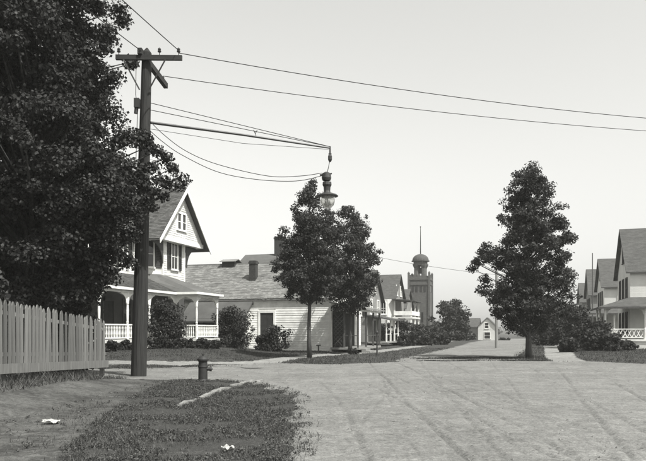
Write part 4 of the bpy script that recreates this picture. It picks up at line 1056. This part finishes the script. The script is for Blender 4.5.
# ------------------------------------------------------------------ utility pole, lamp arm, street lamp and wires
PY = 24.35
base = at(138.5, 376, PY); base.z = hz(base.x, PY)
ptop = at(147, 48, PY)
def pole_at(py):
    zt = CH + (HZ - py) / F * PY; f = (zt - base.z) / (ptop.z - base.z); return base.lerp(ptop, f)
def utility_pole():
    t = empty('utility_pole', (base.x, base.y, base.z), 0, 'tall dark wooden utility pole with crossarms and long lamp bracket', 'pole')
    L = lambda p: Vector(p) - base
    q = [base + Vector((0, 0, -0.3)), pole_at(330), pole_at(250), pole_at(160), pole_at(62), pole_at(53), ptop]
    MB().tube([L(p) for p in q], [0.27, 0.255, 0.232, 0.198, 0.168, 0.163, 0.03], 14).build('shaft', POLEW, t)
    c = pole_at(60); 
    a = MB().beam(L(c + Vector((-1.0, -0.24, 0))), L(c + Vector((1.28, -0.24, -0.02))), 0.11, 0.165).build('crossarm', ARMW, t)
    c2 = pole_at(58)
    b = MB().beam(L(c2 + Vector((-0.16, -0.36, 0.12))), L(Vector(at(166, 86, 27.2))), 0.15, 0.2).build('crossarm', ARMW, t)
    for s_ in (-1, 1):
        MB().beam(L(c + Vector((0.72 * s_, -0.31, -0.1))), L(pole_at(92) + Vector((0.16 * s_, -0.22, 0))), 0.012, 0.05).build('brace', METAL_DK, t)
    ins = MB().lathe([(0.014, 0), (0.014, 0.09), (0.055, 0.09), (0.065, 0.12), (0.04, 0.15), (0.055, 0.17), (0.05, 0.21), (0.02, 0.24)], 10).mesh('insulator')
    for dx in (-0.9, 0.5, 1.16): obj('insulator', ins, PORC if dx == 5 else IRON, t, loc=L(c + Vector((dx, -0.24, 0.09))))
    obj('insulator', ins, IRON, t, loc=L(at(163, 84, 26.9)) + Vector((0, 0, 0.06)))
    # pulley block and drop wire down the left side
    MB().box(-0.38, -0.2, -0.12, 0.08, -0.14, 0.18).tube([(-0.33, -0.02, -0.34), (-0.31, -0.02, -0.14)], 0.07, 8).build('pulley_block', METAL_DK, t, loc=L(pole_at(104)))
    MB().tube([L(c + Vector((-0.3, -0.24, -0.08))), L(pole_at(75) + Vector((-0.33, -0.1, 0))), L(pole_at(95) + Vector((-0.34, -0.05, 0))), L(pole_at(102) + Vector((-0.3, 0, 0)))], 0.012, 5).build('drop_wire', WIRE, t)
    MB().tube([L(pole_at(112) + Vector((-0.24, -0.12, 0))), L(pole_at(180) + Vector((-0.25, -0.12, 0))), L(pole_at(260) + Vector((-0.27, -0.12, 0)))], 0.012, 5).build('conduit', WIRE, t)
    # long lamp bracket with stay wires
    e = at(330, 148, 26.0); s0 = pole_at(122) + Vector((0.15, 0.05, 0))
    arm = MB().tube([L(s0), L(s0.lerp(e, 0.5) + Vector((0, 0, 0.03))), L(e)], [0.05, 0.042, 0.032], 8)
    arm = arm.build('lamp_arm', METAL_DK, t)
    for py, dx in ((103, 0.18), (110, 0.18)):
        p0 = pole_at(py) + Vector((dx, 0, 0)); MB().tube([L(p0), L(e + Vector((0, 0, 0.05)))], 0.013, 5).build('stay_wire', WIRE, t)
    m = s0.lerp(e, 0.57)
    MB().tube([L(m + Vector((0.05, 0, 0))), L(m + Vector((0.0, 0, 0.13))), L(m + Vector((-0.06, 0, 0.27)))], 0.012, 5).tube([L(m + Vector((0.0, 0, 0.13))), L(m + Vector((0.07, 0, 0.27)))], 0.012, 5).build('spreader', METAL_DK, t)
    MB().tube([L(pole_at(129) + Vector((0.2, 0, 0))), L(s0.lerp(e, 0.5) + Vector((0, 0, -0.28))), L(e + Vector((-0.05, 0, -0.05)))], 0.009, 5).build('guide_wire', WIRE, t)
    MB().box(-0.03, 0.03, -0.03, 0.03, -0.22, 0.06).box(-0.055, 0.055, -0.04, 0.04, -0.48, -0.2).lathe([(0.03, -0.52), (0.075, -0.44), (0.075, -0.3), (0.03, -0.22)], 10).build('pulley', METAL_DK, t, loc=L(e))
    return e
LE = utility_pole()
def street_lamp():
    z = lambda py: (CH + (HZ - py) / F * 26.0) - LE.z
    x = at(326.5, 190, 26.0).x - LE.x
    t = empty('street_lamp', (LE.x, LE.y, LE.z), 0, 'hanging arc street lamp with round hood and glass globe', 'lamp')
    MB().tube([(0, 0, z(160)), (x*0.8, 0, z(173))], 0.014, 6).build('hanger_rod', METAL_DK, t)
    MB().lathe([(0.05, z(181)), (0.15, z(180.5)), (0.18, z(178)), (0.16, z(173.5)), (0.06, z(172))], 14, (x, 0, 0)).tube([(x - 0.25, 0, z(175)), (x + 0.2, 0, z(173.5))], 0.03, 6).build('insulator_cap', METAL_DK, t)
    MB().lathe([(0.05, z(182)), (0.16, z(182)), (0.17, z(185)), (0.13, z(187)), (0.12, z(191)), (0.15, z(194)), (0.17, z(195))][::-1], 14, (x + 0.02, 0, 0)).tube([(x+0.02, 0, z(183)), (x+0.02, 0, z(180))], 0.04, 6).build('lamp_housing', METAL_DK, t)
    MB().lathe([(0.19, z(193.2)), (0.34, z(194.6)), (0.40, z(196.0)), (0.385, z(196.5)), (0.25, z(196.0))], 24, (x + 0.04, 0, 0), cap=False).build('hood', METAL_DK, t, smooth=False)
    g = [(0.27, z(196.1)), (0.285, z(199)), (0.27, z(202.5)), (0.22, z(205.5)), (0.13, z(207.6)), (0.03, z(208.3))]
    o = MB().lathe(g, 20, (x + 0.04, 0, 0), cap=False).build('globe', GLOBE, t, smooth=True)
    MB().tube([(x + 0.04, 0, z(195)), (x + 0.04, 0, z(203))], 0.025, 6).build('carbon_holder', METAL_DK, t)
street_lamp()

def wire(label, pts, r=0.015, n=28, sag=0.0):
    P = [Vector(p) for p in pts]; m = MB()
    if len(P) == 2:
        q = [P[0].lerp(P[1], i/n) - Vector((0, 0, sag * 4 * (i/n) * (1 - i/n))) for i in range(n + 1)]
    else:                                       # smooth curve through the points
        q = []
        for i in range(len(P) - 1):
            p0, p1, p2, p3 = P[max(i-1, 0)], P[i], P[i+1], P[min(i+2, len(P)-1)]
            for k in range(8):
                t = k / 8
                q.append(0.5 * ((2*p1) + (p2 - p0)*t + (2*p0 - 5*p1 + 4*p2 - p3)*t*t + (3*p1 - p0 - 3*p2 + p3)*t**3))
        q.append(P[-1])
    tag(m.tube(q, r, 5).build('overhead_wire', WIRE), label, 'wire', 'overhead wires')
c = pole_at(60)
wire('upper long wire running right from the crossarm tip', [c + Vector((1.16, -0.24, 0.15)), at(900, 128, 38)], sag=0.75)
wire('lower long wire running right from the receding crossarm', [at(163, 76, 26.9), at(900, 140, 41)], sag=0.65)
wire('wire from the crossarm tip climbing overhead past the shade tree', [c + Vector((1.16, -0.24, 0.24)), Vector((-7.9, 9, 10.9))], sag=0.1)
wire('wire from the pole top climbing overhead into the shade tree', [c + Vector((-0.1, -0.24, 0.2)), Vector((-9.4, 9, 10.9))], sag=0.1)
dep = lambda px: 24.35 + 1.65 * (px - 150) / 175
wire('upper slack feed wire looping from pole to lamp', [at(x, y, dep(x)) for x, y in ((147, 118), (163, 134), (186, 151), (218, 164.5), (268, 176), (300, 176), (322, 173))], 0.013)
wire('lower slack feed wire looping from pole to lamp', [at(x, y, dep(x)) for x, y in ((147, 128), (163, 142), (182, 155), (218, 172), (257, 179.5), (296, 181), (323, 175.5))], 0.013)
wire('far thin wire crossing the sky beside the bell tower', [at(372, 256, 118), at(500, 275, 118)], 0.03, sag=0.3)

# further poles
def plain_pole(label, px, Y, top, r, mat, arm=True):
    x = (px - 323) / F * Y; z = hz(x, Y); h = CH + (HZ - top) / F * Y - z
    t = empty('utility_pole', (x, Y, z), ROT, label, 'pole')
    MB().tube([(0, 0, -0.3), (0, 0, h)], [r, r * 0.65], 10).build('shaft', mat, t)
    if arm:
        MB().box(-0.9, 0.9, -r - 0.1, -r, h - 0.6, h - 0.46).build('crossarm', ARMW, t)
plain_pole('pale utility pole half hidden in the lone maple crown', 496.5, 60, 245, 0.14, PALEPOLE)
plain_pole('thin bare pole rising above the far right roofs', 592.5, 92, 253, 0.1, BODY, False)

# ------------------------------------------------------------------ trees and shrubs
def prof(rows, s, base_py, cx):
    """rows of (photo row, left, right) to (height, reach left, reach right) in metres"""
    out = [((base_py - y) / s, max(0.15, (cx - a) / s), max(0.15, (b - cx) / s)) for y, a, b in rows]
    return sorted(out)
# lone maple on the right
X, Y = ground_at(528.5, 358.5); s = F / Y
tree('maple_tree', 'tall lone maple with full pointed crown on the grass corner', X, Y,
     prof([(168, 520, 538), (172, 512, 546), (186, 504, 549), (203, 500, 555), (224, 489, 566), (240, 485, 569), (254, 481, 571), (275, 483, 572), (296, 485, 575), (312, 490, 571), (322, 497, 560), (331, 508, 548)], s, 358.5, 528.5),
     0.145, 9.0, 380, 0.42, 165, 0.11, LEAF, 21)
# pair of maples in front of the barn
X, Y = ground_at(309.5, 358); s = F / Y
tree('maple_tree', 'maple with bare straight trunk standing before the barn wall', X, Y,
     prof([(183, 305, 316), (190, 294, 322), (205, 289, 330), (222, 290, 335), (240, 284, 340), (255, 277, 345), (268, 267, 345), (280, 274, 342), (292, 283, 335), (299, 295, 325)], s, 358, 309.5),
     0.105, 8.6, 280, 0.37, 150, 0.105, LEAF, 22)
X, Y = ground_at(350.5, 354.2); s = F / Y
tree('maple_tree', 'second maple overlapping the first, sprouts round its foot', X, Y,
     prof([(206, 332, 352), (220, 318, 362), (240, 315, 372), (258, 312, 378), (275, 314, 380), (290, 320, 378), (302, 332, 370), (312, 338, 362)], s, 354.2, 350.5),
     0.11, 8.0, 250, 0.41, 150, 0.11, LEAF, 23)
shrub('sprouts', 'low tuft of sprouts at the foot of the second maple', X + 0.1, Y - 0.3, 1.0, 0.45, 20, 40, 0.09, 31)
# big shade tree on the left
bx, by = -9.4, 22.6; s = F / by
cx = 323 + bx / by * F
bp = prof([(-60, 10, 105), (-20, -40, 135), (10, -80, 136), (30, -100, 138), (60, -110, 134), (90, -120, 132), (115, -120, 132), (140, -115, 132), (170, -115, 134), (195, -110, 130), (215, -105, 124), (240, -90, 112), (265, -80, 100), (282, -75, 88), (298, -70, 80), (310, -60, 72)], s, HZ + CH * s, cx)
ex = []
for px, py, yy, rr in ((143, 136, 23.5, .35), (148, 146, 23.5, .35), (158, 150, 23.6, .3), (166, 157, 23.5, .3), (172, 168, 23.4, .3), (179, 178, 23.4, .28), (182, 186, 23.4, .22), (170, 184, 23.3, .32), (160, 180, 23.3, .3), (152, 190, 23.2, .35), (163, 196, 23.2, .25), (142, 200, 23.1, .4), (152, 207, 23.1, .25), (138, 180, 23.2, .4), (145, 168, 23.3, .32), (154, 166, 23.4, .28),
                       (132, 30, 23.5, .5), (128, 15, 23.3, .5), (132, 48, 23.4, .35), (120, 60, 23, .5), (122, 110, 23.5, .4), (127, 125, 23.5, .4), (132, 215, 23.0, .45), (125, 232, 22.9, .5), (115, 252, 22.9, .5), (105, 268, 22.8, .6), (90, 280, 22.7, .6)):
    p = at(px, py, yy); ex.append((p.x - bx, p.y - by, p.z - hz(bx, by), rr))
tree('shade_tree', 'huge dark shade tree spreading over the fence and utility pole', bx, by, bp, 0.38, 11.5, 680, 0.52, 330, 0.105, LEAF2, 24, extra=ex, prune=lambda X, Y, Z, q: Z > 8.2 and X > -6.65 - q and Y < 25.6 + q)
tree('shade_tree', 'second dark tree deep behind the picket fence', -15.5, 29.0, [(1.6, 2.4, 2.6), (3.5, 3.2, 3.6), (6, 3.4, 4.2), (9, 3.0, 3.6), (11.5, 2.2, 2.2), (13, 0.6, .6)], 0.3, 10, 150, 0.95, 150, 0.24, LEAF2, 25)
for i, (x, y, w, h, lb) in enumerate(((-9.9, 26.5, 2.8, 3.4, 'tall dark lilac bush behind the far end of the fence'), (-9.0, 17.5, 2.4, 3.0, 'dark bush filling the corner behind the near pickets'), (-11.6, 23.8, 3.2, 4.0, 'dense dark bush under the huge shade tree'), (-12.8, 28.5, 3.5, 4.4, 'dark overgrown bush beside the porch house corner'))):
    shrub('bush', lb, x, y, w, h, 90, 70, 0.15, 40 + i, LEAF2)
# shrubs round the porch house and barn
def sh_px(name, label, px, base_py, top_py, wpx, Y, seed, n=70, per=60, size=0.11, mat=None):
    x = (px - 323) / F * Y; z = hz(x, Y); h = CH + (HZ - top_py) / F * Y - z
    shrub(name, label, x, Y, wpx * Y / F, h, n, per, size, seed, mat)
sh_px('shrub', 'tall rounded shrub before the porch behind the utility pole', 166, 348, 299, 34, 39.8, 51, 110, 75)
sh_px('shrub', 'large globe-shaped shrub between porch end and barn door', 233, 350, 306, 36, 47.3, 52, 120, 80)
sh_px('shrub', 'loose shrub under the barn door frame', 262, 351, 334, 14, 48.6, 53, 40, 50)
sh_px('shrub', 'leafy upright shrub right of the barn door', 276, 351, 325, 26, 48.2, 54, 60, 55)
for i, (px, tp, w, Y, lb) in enumerate(((112, 341, 14, 35.3, 'low clipped bush below porch railing beside fence end'), (125, 340, 13, 36.8, 'low bush below the porch railing left of the utility pole'), (152, 338, 14, 38.6, 'low bush at the foot of the tall rounded shrub'), (188, 339, 16, 40.8, 'low bush below the porch right of the tall shrub'), (203, 338, 16, 41.8, 'low flowering bush under the projecting porch end'), (214, 340, 12, 43.2, 'small bush at the outer corner of the porch'))):
    sh_px('low_bush', lb, px, 350, tp, w, Y, 60 + i, 34, 50, 0.1)
# greenery further up the street
X, Y = (452 - 323) / F * 98, 98.0; s = F / Y
tree('street_tree', 'round bushy tree right of the bell tower', X, Y, prof([(299, 445, 456), (306, 436, 464), (316, 430, 470), (326, 428, 472), (335, 430, 472), (341, 436, 466)], s, 341.5, 452), 0.2, 4.8, 90, 0.8, 90, 0.30, LEAF4, 71)
far = [(422, 347, 331, 22, 72, 'low spreading hedge bush along the left verge'), (440, 347, 333, 22, 76, 'dark hedge bush left of the far roadway'), (408, 347, 333, 20, 70, 'dark hedge bush between hitching post and tower'), (386, 346, 322, 14, 80, 'climbing bush against the balcony house porch'), (402, 346, 318, 16, 78, 'tall bush in front of the balcony porch corner'), (416, 346, 323, 16, 82, 'bush below the bell tower'), (430, 346, 326, 18, 86, 'spreading bush right below the bell tower'),
       (445, 346, 332, 16, 88, 'low bush under the round street tree'), (468, 346, 330, 14, 104, 'bush beside the far white cottage'), (504, 347, 338, 14, 110, 'far bush behind the pale pole'), (396, 347, 334, 12, 74, 'low bush by the balcony house steps')]
for i, (px, b, tp, w, Y, lb) in enumerate(far): sh_px('bush', lb, px, b, tp, w, Y, 80 + i, 44, 48, 0.24, LEAF4)
right = [(556, 350, 304, 26, 70, 'tall thicket directly right of the lone maple'), (600, 351, 322, 24, 55, 'tall hedge bush left of the corner house porch'), (537, 350, 330, 18, 75, 'thicket behind the lone maple trunk'), (545, 350, 322, 20, 66, 'bush behind the lone maple trunk'), (562, 350, 316, 22, 60, 'tall bush between the lone maple and the hedge'), (577, 351, 306, 28, 56, 'tall bush near the last house roof'), (593, 351, 330, 20, 50, 'rounded bush before the white garden fence'),
         (610, 352, 334, 24, 49, 'hedge bush left of the corner house steps'), (586, 350, 318, 20, 64, 'bush beside the white garden fence'), (628, 351, 341, 14, 51, 'low bush at the corner house steps'), (570, 352, 338, 18, 47, 'low bush by the right pavement')]
for i, (px, b, tp, w, Y, lb) in enumerate(right): sh_px('bush', lb, px, b, tp, w, Y, 100 + i, 80, 55, 0.17, LEAF4)
# distant trees closing the view
ft = [(380, 290, 34, 190), (440, 318, 40, 200), (466, 322, 30, 210), (545, 322, 34, 170), (566, 314, 34, 150), (600, 310, 50, 190), (528, 326, 22, 240), (640, 300, 50, 200), (300, 300, 60, 170), (486, 324, 26, 260)]
fl = ['far tree rising behind the balcony house', 'far tree behind the round street tree', 'far tree left of the white cottage', 'far tree seen under the lone maple crown, right of its trunk', 'far tree behind the thicket by the lone maple',
      'far tree behind the row of right-hand houses', 'small far tree at the vanishing end of the street', 'far tree behind the white corner house', 'far tree behind the barn roof', 'far tree behind the white cottage']
for i, (px, tp, w, Y) in enumerate(ft):
    X = (px - 323) / F * Y; s = F / Y; h = CH + (HZ - tp) / s; r = w / s / 2
    tree('distant_tree', fl[i], X, Y, [(0.8, r*0.8, r*0.8), (h*0.4, r, r), (h*0.7, r*0.85, r*0.85), (h*0.95, r*0.3, r*0.3)], 0.25, h*0.8, 60, max(0.9, r*0.3), 60, 0.5, LEAF4, 120 + i, group='distant trees', twig=False)

# ------------------------------------------------------------------ grit on the road
def pebbles():
    r = np.random.default_rng(77); n = 5000
    y = 7.5 + 30 * r.random(n) ** 1.7; x = r.uniform(-0.6, 0.5, n) * y
    k = inside(x, y, ('road',)); x, y = x[k], y[k]; n = len(x)
    s = 0.004 + 0.026 * r.random(n) ** 7 + 0.0003 * y
    z = hgt(x, y) + s * 0.2
    T4 = np.array([(1, 0, -.5), (-.5, .87, -.5), (-.5, -.87, -.5), (0.1, 0, .8)])
    F4 = np.array([(0, 2, 1), (0, 1, 3), (1, 2, 3), (2, 0, 3)])
    a = r.random(n) * 6.28; ca, sa = np.cos(a), np.sin(a)
    V = T4[F4].reshape(12, 3)
    P = np.empty((n, 12, 3))
    P[:, :, 0] = (V[None, :, 0]*ca[:, None] - V[None, :, 1]*sa[:, None]) * s[:, None] * 1.4 + x[:, None]
    P[:, :, 1] = (V[None, :, 0]*sa[:, None] + V[None, :, 1]*ca[:, None]) * s[:, None] + y[:, None]
    P[:, :, 2] = V[None, :, 2] * s[:, None] * 0.8 + z[:, None]
    tag(obj('gravel', np_mesh('gravel', P.reshape(-1, 3), 3), gm('pebble', 0.17, 0.5, 3, 0.9, 0, 1)), 'loose stones scattered over the dirt road', 'gravel', kind='stuff')
pebbles()

# ------------------------------------------------------------------ summer haze
hm = bpy.data.materials.new('haze_air'); hm.use_nodes = True
hn, hl = hm.node_tree.nodes, hm.node_tree.links
hn.remove(hn['Principled BSDF'])
pv = hn.new('ShaderNodeVolumePrincipled'); pv.inputs['Color'].default_value = T(0.95); pv.inputs['Density'].default_value = 0.0005
hl.new(pv.outputs[0], hn['Material Output'].inputs['Volume'])
hzb = MB().box(-400, 400, -60, 500, -1.5, 24.5).build('haze', hm); tag(hzb, 'thin pale summer haze over the street', 'haze', kind='stuff')

scene.render.engine = 'CYCLES'
scene.render.resolution_x = 1024; scene.render.resolution_y = 731
